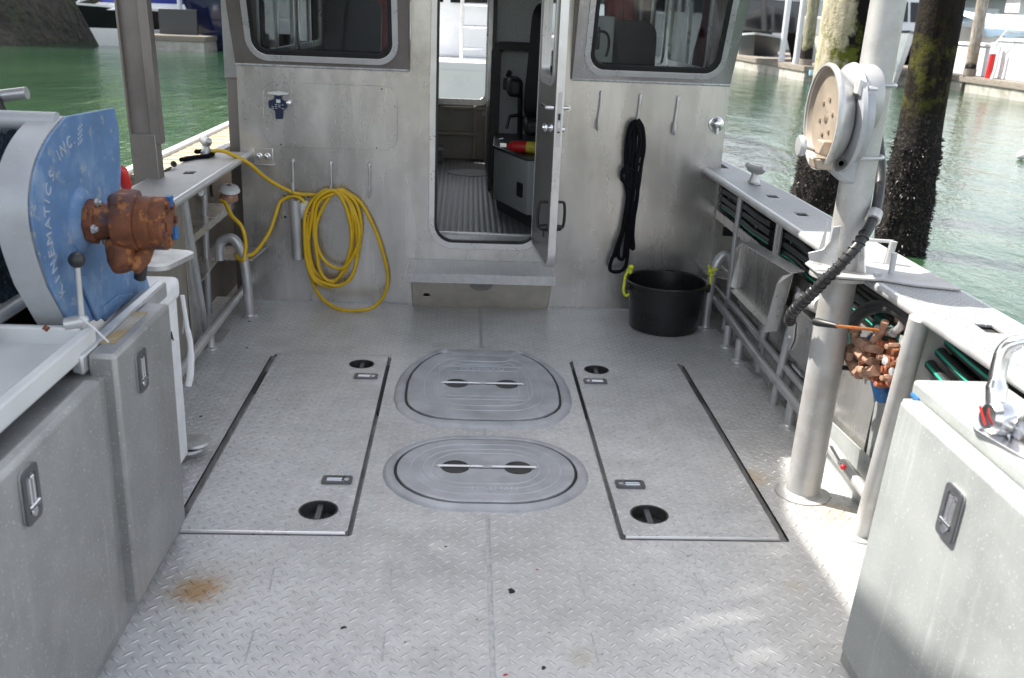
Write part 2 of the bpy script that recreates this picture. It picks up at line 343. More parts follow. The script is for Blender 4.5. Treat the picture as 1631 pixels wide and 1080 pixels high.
    def build(s, name, mat, parent=None, **k): return fin(s.mesh(), name, mat, parent, **k)
def smooth_path(pts, n=6, closed=False):
    P = [Vector(p) for p in pts]; out = []; m = len(P)
    for i in range(m if closed else m-1):
        g = (lambda k: P[k % m]) if closed else (lambda k: P[min(max(k, 0), m-1)])
        a, b, c, d = g(i-1), g(i), g(i+1), g(i+2)
        for k in range(n):
            t = k/n; out.append(.5*((2*b)+(c-a)*t+(2*a-5*b+4*c-d)*t*t+(3*b-a-3*c+d)*t**3))
    if not closed: out.append(P[-1])
    return out
def rrect(x0, y0, x1, y1, r, seg=6):
    rr = r if hasattr(r, '__len__') else [r]*4; pts = []
    for (cx, cy, a0, q) in ((x1-rr[0], y0+rr[0], -90, rr[0]), (x1-rr[1], y1-rr[1], 0, rr[1]), (x0+rr[2], y1-rr[2], 90, rr[2]), (x0+rr[3], y0+rr[3], 180, rr[3])):
        for k in range(seg+1):
            a = R(a0+90*k/seg); pts.append((cx+q*math.cos(a), cy+q*math.sin(a)))
    return pts
def sheet(outer, holes, thick, mtx=None, bev=0):
    """flat sheet with holes: 2D outlines filled and extruded, then placed by mtx"""
    cu = bpy.data.curves.new('c', 'CURVE'); cu.dimensions = '2D'; cu.fill_mode = 'BOTH'; cu.extrude = thick/2; cu.bevel_depth = bev
    for pts in [outer]+list(holes):
        sp = cu.splines.new('POLY'); sp.points.add(len(pts)-1); sp.use_cyclic_u = True
        for p, q in zip(sp.points, pts): p.co = (q[0], q[1], 0, 1)
    ob = bpy.data.objects.new('t', cu); me = bpy.data.meshes.new_from_object(ob)
    bpy.data.objects.remove(ob); bpy.data.curves.remove(cu)
    bm = bmesh.new(); bm.from_mesh(me); bmesh.ops.remove_doubles(bm, verts=bm.verts, dist=1e-6); bm.to_mesh(me); bm.free()
    if mtx is not None: me.transform(mtx)
    return me
def frame_mtx(o, u, v):
    u = Vector(u).normalized(); v = Vector(v).normalized(); n = u.cross(v); o = Vector(o)
    return Matrix(((u.x, v.x, n.x, o.x), (u.y, v.y, n.y, o.y), (u.z, v.z, n.z, o.z), (0, 0, 0, 1)))
def text_mesh(txt, size, mtx, depth=.002, align='CENTER', shear=0):
    cu = bpy.data.curves.new('c', 'FONT'); cu.body = txt; cu.size = size; cu.extrude = depth; cu.align_x = align; cu.align_y = 'CENTER'; cu.shear = shear
    ob = bpy.data.objects.new('t', cu); me = bpy.data.meshes.new_from_object(ob); bpy.data.objects.remove(ob); bpy.data.curves.remove(cu)
    me.transform(mtx); return me
def join_meshes(ms):
    b = MB()
    for me in ms:
        b.add([v.co.copy() for v in me.vertices], [tuple(p.vertices) for p in me.polygons]); bpy.data.meshes.remove(me)
    return b
def copy_tree(o, parent=None, loc=None, label=None):
    c = o.copy(); COL.objects.link(c)
    if parent is not None: c.parent = parent
    if loc is not None: c.location = loc
    if label: c['label'] = label
    for ch in [x for x in bpy.data.objects if x.parent == o]: copy_tree(ch, c)
    return c
# ================================================================ SETTING
XC = .105; YW = 5.49                                      # boat centreline, aft wall of the wheelhouse
b = MB(); n = 60
b.add([(-600, -600, -.5), (600, -600, -.5), (600, 900, -.5), (-600, 900, -.5)], [(0, 1, 2, 3)])
tag(b.build('water', 'water', smooth=False), kind='structure')

# ---- deck sheet with the two hatch wells
LW = (-.94, 2.835, -.345, 4.56); RW = (.545, 2.835, 1.125, 4.56)
me = sheet([(-1.62, -1.6), (1.75, -1.6), (1.75, YW+.05), (-1.62, YW+.05)],
           [rrect(LW[0], LW[1]-.021, LW[2], LW[3], .015, 3), rrect(RW[0], RW[1]-.021, RW[2], RW[3], .015, 3)], .012, Matrix.Translation((0, 0, -.006)))
deck = fin(me, 'deck', 'deck', smooth=False); tag(deck, kind='structure')
b = MB(); b.box((-1.6, -1.6, -.62), (1.73, YW+3.4, -.06)); tag(b.build('hull', 'alum_dull', smooth=False), kind='structure')
# weld seams and stiffener marks
b = MB()
def bead(x0, y0, x1, y1, w=.016, h=.003):
    d = Vector((x1-x0, y1-y0, 0)); ln = d.length; d.normalize(); q = Vector((-d.y, d.x, 0))*w/2; k = max(2, int(ln/.012)); vs = []; fs = []
    for i in range(k+1):
        p = Vector((x0, y0, .0003))+d*ln*i/k; z = h*(1 if i % 2 else .45)
        vs += [p-q, p-q*.4+Vector((0, 0, z)), p+q*.4+Vector((0, 0, z)), p+q]
    for i in range(k):
        for j in range(3): fs.append((i*4+j, i*4+j+1, i*4+j+5, i*4+j+4))
    b.add(vs, fs)
bead(XC, -1.5, XC, 2.97); bead(XC, 3.63, XC, 3.70); bead(XC, 4.73, XC, 5.48)
bead(-.345, 3.73, 1.0*.545, 3.73, .007); bead(-1.3, 3.73, -.94, 3.73, .007); bead(1.125, 3.73, 1.4, 3.73, .007)
bead(-1.25, 5.483, -.32, 5.483, .014, .006); bead(.53, 5.483, 1.45, 5.483, .014, .006)
for x in (-.56, -.2, .38, .75): 
    for y in (2.62, 2.3): bead(x+(2.6-y)*.02, y, x+.01, y-.13, .006, .0015)
for x, y in ((-.62, 5.1), (-.25, 5.05), (.45, 5.0), (.8, 5.05), (-.5, 4.85), (1.17, 4.6), (1.22, 4.25), (1.25, 3.98), (-1.1, 4.3), (-1.15, 3.9)): bead(x, y, x+.005, y-.11, .006, .0012)
for x, y in ((.5, 2.16), (-.3, 2.2), (-.75, 2.16), (.9, 2.75), (.35, 2.75), (-.1, 2.05)): bead(x, y, x+.14, y, .006, .0013)
for w_ in (LW, RW):
    bead(w_[0], w_[3]+.012, w_[2], w_[3]+.012, .013, .0025)
b.build('weld_bead', 'seam', deck)

# ---- flush hatches beside the centreline
def latch_parts(root_or_none, c, u, v, s=1.0, name='latch', mat='chrome'):
    """flush folding T-handle latch: bezel, cup and handle, on the plane through c spanned by u, v"""
    m = frame_mtx(c, u, v); n3 = Vector(u).normalized().cross(Vector(v).normalized())
    bez = sheet(rrect(-.032*s, -.055*s, .032*s, .055*s, .012*s, 4), [rrect(-.019*s, -.036*s, .019*s, .042*s, .008*s, 3)], .005, m @ Matrix.Translation((0, 0, .0035)))
    o = fin(bez, name, 'latch_grey', root_or_none)
    q = fin(sheet(rrect(-.031*s, -.054*s, .031*s, .054*s, .012*s, 3), [], .004, m @ Matrix.Translation((0, 0, -.001))), 'cup', 'gutter', o)
    g = MB()
    def loc(x, y, z): return m @ Vector((x*s, y*s, z))
    g.tube([loc(-.007, .036, .006), loc(-.007, -.022, .006)], .0028*s, 6); g.tube([loc(.007, .036, .006), loc(.007, -.022, .006)], .0028*s, 6)
    g.tube([loc(-.007, .036, .006), loc(.007, .036, .006)], .003*s, 6); g.tube([loc(-.02, -.022, .007), loc(.02, -.022, .007)], .0045*s, 8)
    g.lathe([(0, 0), (.011*s, 0), (.010*s, .004), (0, .004)], loc(0, -.034, .004), n3, 12)
    g.build('t_handle', 'chrome', o)
    return o
M['latch_grey'] = surf('latch bezel', (.15, .155, .165), .7, .4, .15, 30)
def flush_hatch(W, panel, pockets, latches, label, side):
    cx = (panel[0]+panel[2])/2
    t = thing('flush_hatch', label, 'hatch', (cx, (panel[1]+panel[3])/2, 0), 'long tread plate deck hatches')
    g = sheet(rrect(W[0]-.012, W[1]-.024, W[2]+.012, W[3]+.012, .01, 2), [], .006, Matrix.Translation((0, 0, -.042)))
    fin(g, 'gutter', 'gutter', t, smooth=False)
    wl = MB()
    for a_, c_ in (((W[0]-.004, W[1]), (W[0], W[3])), ((W[2], W[1]), (W[2]+.004, W[3]))): wl.box((a_[0], a_[1], -.04), (c_[0], c_[1], -.0005))
    wl.box((W[0], W[1]-.0215, -.04), (W[2], W[1]-.0185, -.0005)); wl.box((W[0], W[3], -.04), (W[2], W[3]+.004, -.0005)); wl.build('gutter_wall', 'gutter', t, smooth=False)
    # rubber strips lying in the outer gutter
    xo = W[0]+.016 if side < 0 else W[2]-.016
    s_ = MB(); s_.box((xo-.012, 4.12, -.038), (xo+.012, 4.40, -.03)); s_.build('seal_strip', 'dark', t, bevel=.003)
    xo = W[2]-.01 if side < 0 else W[0]+.01
    s_ = MB(); s_.box((xo-.005, 3.9, -.038), (xo+.005, 4.5, -.022)); s_.build('seal_strip', 'dark', t, bevel=.002)
    holes = []
    for (px, py, r) in pockets: holes.append([(px+r*math.cos(2*math.pi*k/28), py+r*math.sin(2*math.pi*k/28)) for k in range(28)])
    me = sheet(rrect(*panel, .012, 3), holes, .008, Matrix.Translation((0, 0, .003)))
    fin(me, 'panel', 'panel', t, bevel=.003)
    sk = MB(); x0, y0, x1, y1 = panel
    # rolled lip along the aft edge
    sk.tube([(x0+.006, y0-.006, .0), (x1-.006, y0-.006, .0)], .0085, 12); sk.box((x0+.004, y0-.0135, -.02), (x1-.004, y0-.006, .0)); sk.box((x0+.003, y0+.002, -.036), (x0+.006, y1, -.005)); sk.box((x1-.006, y0+.002, -.036), (x1-.003, y1, -.005))
    sk.build('panel_edge', 'bright', t)
    for (px, py, r) in pockets:
        p = MB(); p.lathe([(0, -.036), (r*.94, -.036), (r*.96, -.033), (r*.96, .0065), (r*1.0, .0085), (r*1.06, .0078)], (px, py, 0), seg=28, cap=False)
        fo = p.build('lift_pocket', 'dark', t)
        q = MB(); q.box((px-.011, py-r*.95, -.034), (px+.011, py+r*.95, -.004)); q.build('grip_bar', 'latch_grey', fo, bevel=.003)
    for (px, py, d) in latches: latch_parts(t, (px, py, .0085), (0, d, 0), (-d, 0, 0))
flush_hatch(LW, (-.908, 2.838, -.362, 4.549), ((-.481, 4.429, .058), (-.477, 2.977, .064)), ((-.443, 4.253, 1), (-.441, 3.194, 1)),
    'long tread plate deck hatch on the blue net reel side of the cast hatches', -1)
flush_hatch(RW, (.561, 2.838, 1.094, 4.549), ((.668, 4.424, .058), (.673, 2.981, .064)), ((.641, 4.253, -1), (.639, 3.197, -1)),
    'long tread plate deck hatch nearer the mast, right of the two cast hatches', 1)

# ---- cast hatches on the centreline
def ring(outer_f, levels, name, mat, parent, seg=72, cap=True):
    """levels: (inset, z). outer_f(inset) -> outline"""
    g = MB(); rings = [outer_f(i) for i, z in levels]; m = len(rings[0]); vs = []
    for rg, (i, z) in zip(rings, levels): vs += [(x, y, z) for x, y in rg]
    fs = [(a*m+k, a*m+(k+1) % m, (a+1)*m+(k+1) % m, (a+1)*m+k) for a in range(len(levels)-1) for k in range(m)]
    if cap: fs.append(tuple(range((len(levels)-1)*m, len(levels)*m)))
    g.add(vs, fs); return g.build(name, mat, parent)
def resample(pts, m):
    P = [Vector((*p, 0)) for p in pts]; P.append(P[0]); L_ = [0]
    for a, c in zip(P, P[1:]): L_.append(L_[-1]+(c-a).length)
    out = []; j = 0
    for k in range(m):
        d = L_[-1]*k/m
        while L_[j+1] < d: j += 1
        t = (d-L_[j])/max(1e-9, L_[j+1]-L_[j]); q = P[j].lerp(P[j+1], t); out.append((q.x, q.y))
    return out
def cast_hatch(label, cy, outline, lid, ribs, discs, bar, hinge, words, rect_ribs=()):
    t = thing('cast_deck_hatch', label, 'hatch', (XC, cy, 0), 'cast deck hatches on the centreline')
    gg = MB(); rings = [(outline(0), 0), (outline(.004), .006), (outline(.016), .013), (outline(.03), .016), (lid(-.014), .0165), (lid(-.009), .013), (lid(-.0085), .003)]; m = len(rings[0][0]); vs = []
    for rg, z in rings: vs += [(x, y, z) for x, y in rg]
    gg.add(vs, [(a*m+k, a*m+(k+1) % m, (a+1)*m+(k+1) % m, (a+1)*m+k) for a in range(len(rings)-1) for k in range(m)]); gg.build('flange', 'cast', t)
    ring(lid, [(-.0095, .003), (-.0085, .0075)], 'gasket', 'black', t)
    ring(lid, [(.002, .004), (.003, .015), (.008, .018), (.02, .0185)], 'lid', 'cast', t)
    for inset in ribs:
        g = MB(); pts = [(x, y, .0185) for x, y in lid(inset)]; g.tube(pts, .0022, 6, closed=True); g.build('raised_rib', 'cast_rib', t)
    for r_ in rect_ribs:
        g = MB(); g.tube([(x, y, .0185) for x, y in resample(rrect(*r_), 60)], .0018, 6, closed=True); g.build('raised_rib', 'cast_rib', t)
    for dx in discs:
        g = MB(); g.lathe([(0, .0183), (.046, .0183), (.0475, .0198), (.052, .0200), (.054, .0178)], (dx, cy+.0, .001), seg=28, cap=False)
        fo = g.build('handle_cup', 'dark', t)
    g = MB(); g.box((bar[0], cy-.010, .0185), (bar[1], cy+.012, .0193)); g.build('handle_groove', 'dark', t)
    g = MB(); g.tube([(bar[0], cy, .022), (bar[1], cy, .022)], .0065, 10)
    for x in (bar[0], bar[1]): g.lathe([(.011, -.004), (.011, .003), (.002, .005)], (x, cy, .02), seg=10)
    g.box(((bar[0]+bar[1])/2-.016, cy-.008, .0195), ((bar[0]+bar[1])/2+.016, cy+.006, .028)); g.build('lift_handle', 'bright', t)
    for hx, hy in hinge:
        g = MB(); g.lathe([(.020, -.004), (.020, .009), (.011, .013)], (hx, hy, .016), seg=16); g.box((hx-.03, hy-.012, .016), (hx+.03, hy+.008, .0195)); o = g.build('hinge', 'cast_rib', t)
        g = MB(); g.lathe([(.008, 0), (.007, .004), (.0, .004)], (hx, hy, .0255), seg=10); g.build('bolt', 'chrome', o)
    for txt, x, y, sz in words:
        me = text_mesh(txt, sz, Matrix.Translation((x, y, .0192)), .0012); fin(me, 'raised_lettering', 'cast_rib', t, smooth=False)
def octo(cx, cy, hx, hy, r):
    def f(i): return resample(rrect(cx-hx+i, cy-hy+i, cx+hx-i, cy+hy-i, max(r-i*.55, .01), 8), 96)
    return f
def octo_lid(cx, y0, y1, hx, r):
    def f(i):
        t = y1-i
        pts = [(cx-hx+i+(r-i*.4), y0+i), ]
        base = rrect(cx-hx+i, y0+i, cx+hx-i, y1-i, max(r-i*.5, .01), 8)
        return resample(base, 96)
    return f
def chaikin(P, n=1):
    for _ in range(n):
        Q = []
        for a, b_ in zip(P, P[1:]+P[:1]): Q += [(a[0]*.75+b_[0]*.25, a[1]*.75+b_[1]*.25), (a[0]*.25+b_[0]*.75, a[1]*.25+b_[1]*.75)]
        P = Q
    return P
def scaled(pts, cx, cy):
    P = chaikin(list(pts)); hx = max(abs(x-cx) for x, y in P)
    def f(i):
        k = (hx-i)/hx; return resample([(cx+(x-cx)*k, cy+(y-cy)*k) for x, y in P], 160)
    return f
FL_ = [(-0.065, 3.7), (-0.205, 3.765), (-0.295, 3.93), (-0.3, 4.24), (-0.24, 4.47), (-0.135, 4.665), (-0.095, 4.68), (0.305, 4.68), (0.345, 4.665), (0.45, 4.47), (0.51, 4.24), (0.505, 3.93), (0.415, 3.765), (0.275, 3.7)]
LID_ = [(-0.025, 3.762), (-0.135, 3.79), (-0.22, 3.89), (-0.24, 4.0), (-0.24, 4.25), (-0.195, 4.44), (-0.12, 4.585), (-0.07, 4.595), (-0.05, 4.56), (0.005, 4.555), (0.205, 4.555), (0.26, 4.56), (0.28, 4.595), (0.33, 4.585), (0.405, 4.44), (0.45, 4.25), (0.45, 4.0), (0.43, 3.89), (0.345, 3.79), (0.235, 3.762)]
cast_hatch('larger squarish cast hatch with chamfered far corners and hinges, farther from the camera', 4.17, scaled(FL_, XC, 4.20), scaled(LID_, XC, 4.18),
    (.075, .12,), (-.017, .216), (-.081, .289), ((-.085, 4.60), (.290, 4.61)), (('FREEMAN', XC, 4.36, .05),), ((-.10, 3.98, .31, 4.40, .02), (-.06, 4.02, .27, 4.34, .01)))
def stad(cx, cy, hx, hy):
    def f(i): return resample(rrect(cx-hx+i, cy-hy+i, cx+hx-i, cy+hy-i, (hy-i)*.985, 16), 110)
    return f
cast_hatch('smaller oval cast hatch, closer to the camera, with long handle bar', 3.303, stad(XC, 3.303, .388, .313), stad(XC, 3.298, .338, .263),
    (.055, .10, .135), (-.011, .227), (-.075, .295), (), (('FREEMAN', XC+.03, 3.128, .04),))

# ---- shell bits and grit lying on the deck
def bit(px, py, s, mat, label, name, cat, rz=0, group=None):
    p = at(px, py, 2, .004); g = MB(); pts = []
    m = 9
    for k in range(m):
        a = 2*math.pi*k/m+rz; r_ = s*(1+.35*math.sin(a*2+px)+.2*math.cos(3*a)); pts.append((p.x+r_*math.cos(a), p.y+r_*.8*math.sin(a), .0005))
    top = [(p.x+(x-p.x)*.5, p.y+(y-p.y)*.5, s*.5) for x, y, z in pts]
    g.add(pts+top, [tuple(range(m-1, -1, -1)), tuple(range(m, 2*m))]+[(k, (k+1) % m, (k+1) % m+m, k+m) for k in range(m)])
    o = g.build(name, mat, loc=(p.x, p.y, 0)); tag(o, label, cat, group)
bit(815, 940, .0135, 'black', 'largest black mussel shell on the deck, just right of the centre weld seam', 'mussel_shell', 'shell', 1)
bit(547, 998, .008, 'black', 'small black shell piece on the deck between the rust stain and centre seam', 'mussel_shell', 'shell')
bit(866, 1062, .008, 'black', 'small black shell piece at the bottom edge, right of the centre seam', 'mussel_shell', 'shell', 2)
bit(856, 906, .0045, 'red', 'tiny red fleck on the deck above the largest black shell', 'red_fleck', 'fleck')
bit(805, 1073, .006, 'red', 'red fleck on the deck near the bottom edge beside the centre seam', 'red_fleck', 'fleck')
bit(1069, 649, .007, 'rust_pale', 'pink fleck lying on the long hatch nearer the mast', 'pink_fleck', 'fleck')
bit(1087, 818, .006, 'black', 'black crumb on the mast side long hatch beside its near lift pocket', 'crumb', 'crumb')
bit(393, 553, .007, 'black', 'black crumb between the bent pipe foot and the reel side hatch', 'crumb', 'crumb')
bit(397, 511, .008, 'black', 'black crumb beside the foot of the bent pipe under the yellow hose', 'crumb', 'crumb')
bit(320, 662, .007, 'black', 'black crumb on the deck left of the reel side hatch', 'crumb', 'crumb')
bit(710, 869, .005, 'black', 'black crumb in front of the reel side hatch, toward the seam', 'crumb', 'crumb')
for k, (px, py) in enumerate(((627, 957), (518, 986), (645, 970), (737, 933), (645, 1021), (537, 1037), (693, 1034), (648, 1060), (291, 1067), (1096, 884), (1124, 864), (1121, 869), (849, 977), (909, 968), (1098, 902),
        (1131, 968), (1131, 967), (1308, 934), (875, 1006), (1122, 868), (988, 956), (345, 747), (508, 600), (543, 652), (572, 618), (506, 843), (400, 803), (390, 750), (667, 487), (881, 498), (958, 515), (1125, 580), (978, 650),
        (1310, 1046), (1240, 900), (720, 790), (851, 598), (880, 493), (930, 566), (1300, 940), (700, 905), (760, 985), (450, 930), (590, 1060), (960, 1040), (1010, 930), (1180, 1010), (420, 985), (1060, 980))):
    bit(px, py, random.uniform(.0016, .0034), random.choice(('black', 'dark', 'dark', 'white')), 'tiny crumb of grit scattered on the tread plate deck', 'grit', 'grit', k, 'grit scattered over the deck')
# ================================================================ WHEELHOUSE
XL, XR = -1.257, 1.461; YF = 8.85; ZS = 1.32
wh = thing('wheelhouse', 'bare aluminium wheelhouse across the deck with its aft door open and hooks on its wall', 'wheelhouse', (XC, 7, 0))
FM = lambda y: Matrix(((1, 0, 0, 0), (0, 0, 1, y), (0, 1, 0, 0), (0, 0, 0, 1)))   # 2D (x,z) -> world plane y
# lower wall with the door opening; the door bay runs up vertical between the leaning window panels
DO = rrect(-.178, .375, .43, 2.05, .11, 6); AP = rrect(-1.119, .895, -.385, 1.245, .075, 6)
me = sheet([(XL, -.03), (XR, -.03), (XR, ZS), (.565, ZS), (.565, 2.25), (-.315, 2.25), (-.315, ZS+.012), (XL, ZS+.012)], [DO], .012, FM(YW+.006)); fin(me, 'aft_wall', 'alum', wh, smooth=False)
# warm right-hand sheet is the same wall; leaning window panels
LEAN = .39
def lean_pt(x, z, off=0): return Vector((x, YW-(z-ZS)*LEAN+off, z))
LM = Matrix(((1, 0, 0, 0), (0, -LEAN, 1, YW), (0, 1, LEAN, ZS), (0, 0, 0, 1)))      # 2D (x, dz)
def lean_sheet(outer, holes, th, off=0): return sheet(outer, holes, th, LM @ Matrix.Translation((0, 0, off)))
WL = rrect(-1.157, .073, -.405, .75, .085, 8); WR = rrect(.66, .063, 1.382, .75, .085, 8)
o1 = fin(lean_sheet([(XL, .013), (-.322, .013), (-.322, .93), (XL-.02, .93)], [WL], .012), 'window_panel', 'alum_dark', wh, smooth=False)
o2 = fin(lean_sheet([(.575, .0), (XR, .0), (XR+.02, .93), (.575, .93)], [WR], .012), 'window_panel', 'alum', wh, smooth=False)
for (o, x0, x1) in ((o1, XL, -.322), (o2, .575, XR)):
    g = MB(); zo = .013 if x0 < 0 else 0; g.tube([lean_pt(x0, ZS+zo, -.006), lean_pt(x1, ZS+zo, -.006)], .007, 8); g.build('weld_bead', 'seam', o)
for x0, x1 in ((-.322, -.316), (.566, .574)):
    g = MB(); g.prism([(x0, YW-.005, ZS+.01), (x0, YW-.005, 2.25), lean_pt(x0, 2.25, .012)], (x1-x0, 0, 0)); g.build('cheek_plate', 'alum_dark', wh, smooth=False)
def grow(f, d, x0, z0, x1, z1, r): return rrect(x0-d, z0-d, x1+d, z1+d, r+d, 8)
for (x0, z0, x1, z1), lab in (((-1.157, .073, -.405, .75), None), ((.66, .063, 1.382, .75), None)):
    win = fin(lean_sheet(rrect(x0-.03, z0-.03, x1+.03, z1+.03, .115, 10), [rrect(x0+.002, z0+.002, x1-.002, z1-.002, .083, 10)], .012, -.012), 'window', 'bright', wh, bevel=.004)
    fin(lean_sheet(rrect(x0+.001, z0+.001, x1-.001, z1-.001, .084, 10), [rrect(x0+.024, z0+.026, x1-.024, z1-.02, .065, 10)], .018, -.006), 'gasket', 'black', win, bevel=.003)
    fin(lean_sheet(rrect(x0+.012, z0+.012, x1-.012, z1-.012, .07, 8), [], .005, .002), 'pane', 'glass', win, smooth=False)
# door frame, sill, access panel with screws
fr = fin(sheet(rrect(-.205, .345, .455, 2.08, .14, 10), [rrect(-.168, .385, .42, 2.04, .105, 10)], .02, FM(YW-.004)), 'door_frame', 'bright', wh, bevel=.004)
fin(sheet(rrect(-.172, .381, .424, 2.044, .108, 10), [rrect(-.158, .395, .41, 2.03, .095, 10)], .03, FM(YW-.002)), 'gasket', 'black', fr, bevel=.004)
g = MB(); g.box((-.165, YW+.012, .36), (.42, YW+.16, .392)); g.build('door_sill', 'tread_small', wh, bevel=.004)
g = MB(); g.box((-.16, YW+.165, .385), (.42, YW+.19, .402)); g.build('floor_edging', 'bright', wh, bevel=.003)
ap = fin(sheet(AP, [], .004, FM(YW-.003)), 'access_panel', 'alum', wh, bevel=.0015)
g = MB()
for k, (x, z) in enumerate([(-1.04, 1.23), (-.85, 1.234), (-.66, 1.23), (-.47, 1.228), (-.398, 1.14), (-.4, .98), (-.5, .907), (-.69, .905), (-.87, .905), (-1.03, .908), (-1.105, .99), (-1.105, 1.16)]):
    g = MB(); g.lathe([(.0045, 0), (.004, .002), (.001, .0025)], (x, YW-.005, z), (0, -1, 0), 10); g.build('screw', 'gutter' if k % 3 else 'dark', ap)
# sides, roof, forward bulkhead and floor
def side_wall(x, nm):
    pts = [(YW+.012, -.03), (YF, -.03), (YF, 2.25), (YW-(2.25-ZS)*LEAN+.014, 2.25), (YW+.014, ZS)]
    hole = rrect(YW+.55, 1.36, YW+1.75, 2.02, .08, 6)
    hole2 = rrect(YW+1.95, 1.36, YW+3.1, 2.02, .08, 6)
    m = Matrix(((0, 0, 1, x), (1, 0, 0, 0), (0, 1, 0, 0), (0, 0, 0, 1)))
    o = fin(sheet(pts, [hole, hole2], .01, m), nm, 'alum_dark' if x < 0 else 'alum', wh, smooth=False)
    for (a, c) in ((YW+.55, YW+1.75), (YW+1.95, YW+3.1)):
        w_ = fin(sheet(rrect(a-.025, 1.335, c+.025, 2.045, .1, 6), [rrect(a+.02, 1.38, c-.02, 2.0, .06, 6)], .03, m), 'side_window', 'bright', wh, bevel=.003)
        g = MB(); g.box((x-.012, (a+c)/2-.02, 1.37), (x+.012, (a+c)/2+.02, 2.01)); g.build('mullion', 'bright', w_)
        fin(sheet(rrect(a+.01, 1.37, c-.01, 2.01, .06, 6), [], .004, m), 'pane', 'glass_clear', w_, smooth=False)
side_wall(XL+.006, 'side_wall'); side_wall(XR-.006, 'side_wall')
g = MB(); g.box((XL-.1, YW-1.15, 2.252), (XR+.1, YF+.25, 2.32)); g.build('roof', 'white_paint', wh, bevel=.02)
g = MB(); g.box((XL+.015, YW+.16, .33), (XR-.015, YF-.01, .384)); g.build('cabin_floor', 'floor_rubber', wh, smooth=False)
me = sheet([(XL+.01, .0), (XR-.01, .0), (XR-.01, 2.24), (XL+.01, 2.24)], [rrect(-1.12, 1.2, -.42, 2.1, .06, 5), rrect(-.36, .90, .17, 2.1, .07, 6), rrect(.42, 1.2, 1.3, 2.1, .06, 5)], .02, FM(YF))
M['front_grey'] = surf('oxidised forward wall', (.4, .37, .32), .3, .5, .15, 5, .4, (.15, .14, .12), 20)
fin(me, 'forward_bulkhead', 'front_grey', wh, smooth=False)
fr = fin(sheet(rrect(-.40, .86, .205, 2.14, .1, 8), [rrect(-.345, .915, .155, 2.085, .06, 6)], .03, FM(YF-.02)), 'forward_window', 'bright', wh, bevel=.003)
for a, c in ((-1.12, -.42), (.42, 1.3)):
    w_ = fin(sheet(rrect(a-.03, 1.17, c+.03, 2.13, .09, 6), [rrect(a+.02, 1.22, c-.02, 2.08, .05, 6)], .03, FM(YF-.02)), 'forward_window', 'console', wh, bevel=.003)
    fin(sheet(rrect(a+.01, 1.21, c-.01, 2.09, .05, 6), [], .004, FM(YF)), 'pane', 'glass_clear', w_, smooth=False)
g = MB(); g.box((-.6, YF-.09, .60), (.10, YF-.012, .63)); g.box((.06, YF-.06, .39), (.09, YF-.012, .86)); g.box((-.6, YF-.05, .82), (.17, YF-.012, .85)); g.build('bulkhead_ledge', 'front_grey', wh, bevel=.004)
g = MB(); g.lathe([(.03, 0), (.03, .02), (.012, .02), (.012, .05), (.0, .05)], (.165, YF-.01, .80), (0, -1, 0), 14); g.build('catch_knob', 'white', wh)
g = MB(); g.box((-.5, YF-.3, .385), (-.2, YF-.03, .5)); g.build('floor_box', 'inner_grey', wh, bevel=.01)
g = MB(); g.lathe([(.19, 0), (.19, .004), (.18, .005), (.18, .003), (.06, .003), (.055, .006), (0, .006)], (.04, 8.05, .384), seg=36); g.build('floor_hatch', 'inner_grey', wh)
# galley cabinet under the helm seat (runs diagonally), liner panel, dark surround
cabp = [(.19, 6.50), (.385, 5.95), (1.3, 5.95), (1.3, 7.2), (.22, 7.2)]
g = MB(); g.prism([(x, y, .46) for x, y in cabp], (0, 0, .335)); cab = g.build('seat_locker', 'inner_grey', wh, bevel=.006)
g = MB(); g.prism([(x+(.0 if i > 1 else .03), y, .385) for i, (x, y) in enumerate(cabp)], (0, 0, .073)); g.build('toe_kick', 'console', cab)
g = MB(); g.prism([(x-.012 if i in (0, 1, 4) else x, y, .797) for i, (x, y) in enumerate(cabp)], (0, 0, .018)); g.build('locker_top', 'console', cab, bevel=.004)
u_ = Vector((.195, -.55, 0)).normalized(); n_ = Vector((-.55, -.195, 0)).normalized()
c_ = Vector((.19, 6.5, .60))+u_*.47+n_*.003
lt = fin(sheet(rrect(-.045, -.045, .045, .045, .012, 4), [], .008, frame_mtx(c_, u_, (0, 0, 1))), 'paddle_latch', 'black', cab, bevel=.002)
g = MB(); g.prism([(.175, 7.25, .80), (.80, 7.25, .80), (.80, 7.25, 2.2), (.175, 7.25, 2.2)], (0, .03, 0)); g.build('liner_panel', 'carpet', wh)
me = sheet(rrect(.165, .45, .95, 1.46, .08, 6), [rrect(.235, .5, .9, 1.40, .04, 4)], .03, FM(7.2)); fin(me, 'panel_trim', 'black', wh, bevel=.008)
g = MB(); g.box((.17, 7.22, .385), (.2, 8.8, 1.9)); g.build('locker_side', 'console', wh, bevel=.004)
g = MB(); g.tube([(.30, 7.18, 1.25), (.29, 7.13, 1.23)], .02, 10); g.box((.255, 7.14, 1.13), (.32, 7.17, 1.21)); g.build('thermostat', 'black', wh, bevel=.006)
# hooks on the wall
def hook(x, z, h=.18, tilt=0):
    g = MB(); y = YW-.012
    g.tube(smooth_path([(x, YW-.002, z), (x, y-.002, z-.005), (x-tilt*.4, y-.004, z-h*.5), (x-tilt, y-.006, z-h+.02), (x-tilt, y-.02, z-h), (x-tilt, y-.035, z-h+.012), (x-tilt, y-.036, z-h+.06)], 4), .0062, 8)
    g.ball((x, YW-.004, z-.004), (.012, .005, .014), 10, 6); return g.build('rope_hook', 'pipe', wh)
for x, z in ((-.967, .825), (-.755, .82), (-.54, .815)): hook(x, z)
for x, z in ((.742, 1.255), (.962, 1.25), (1.175, 1.245)): hook(x, z, .20, .012)
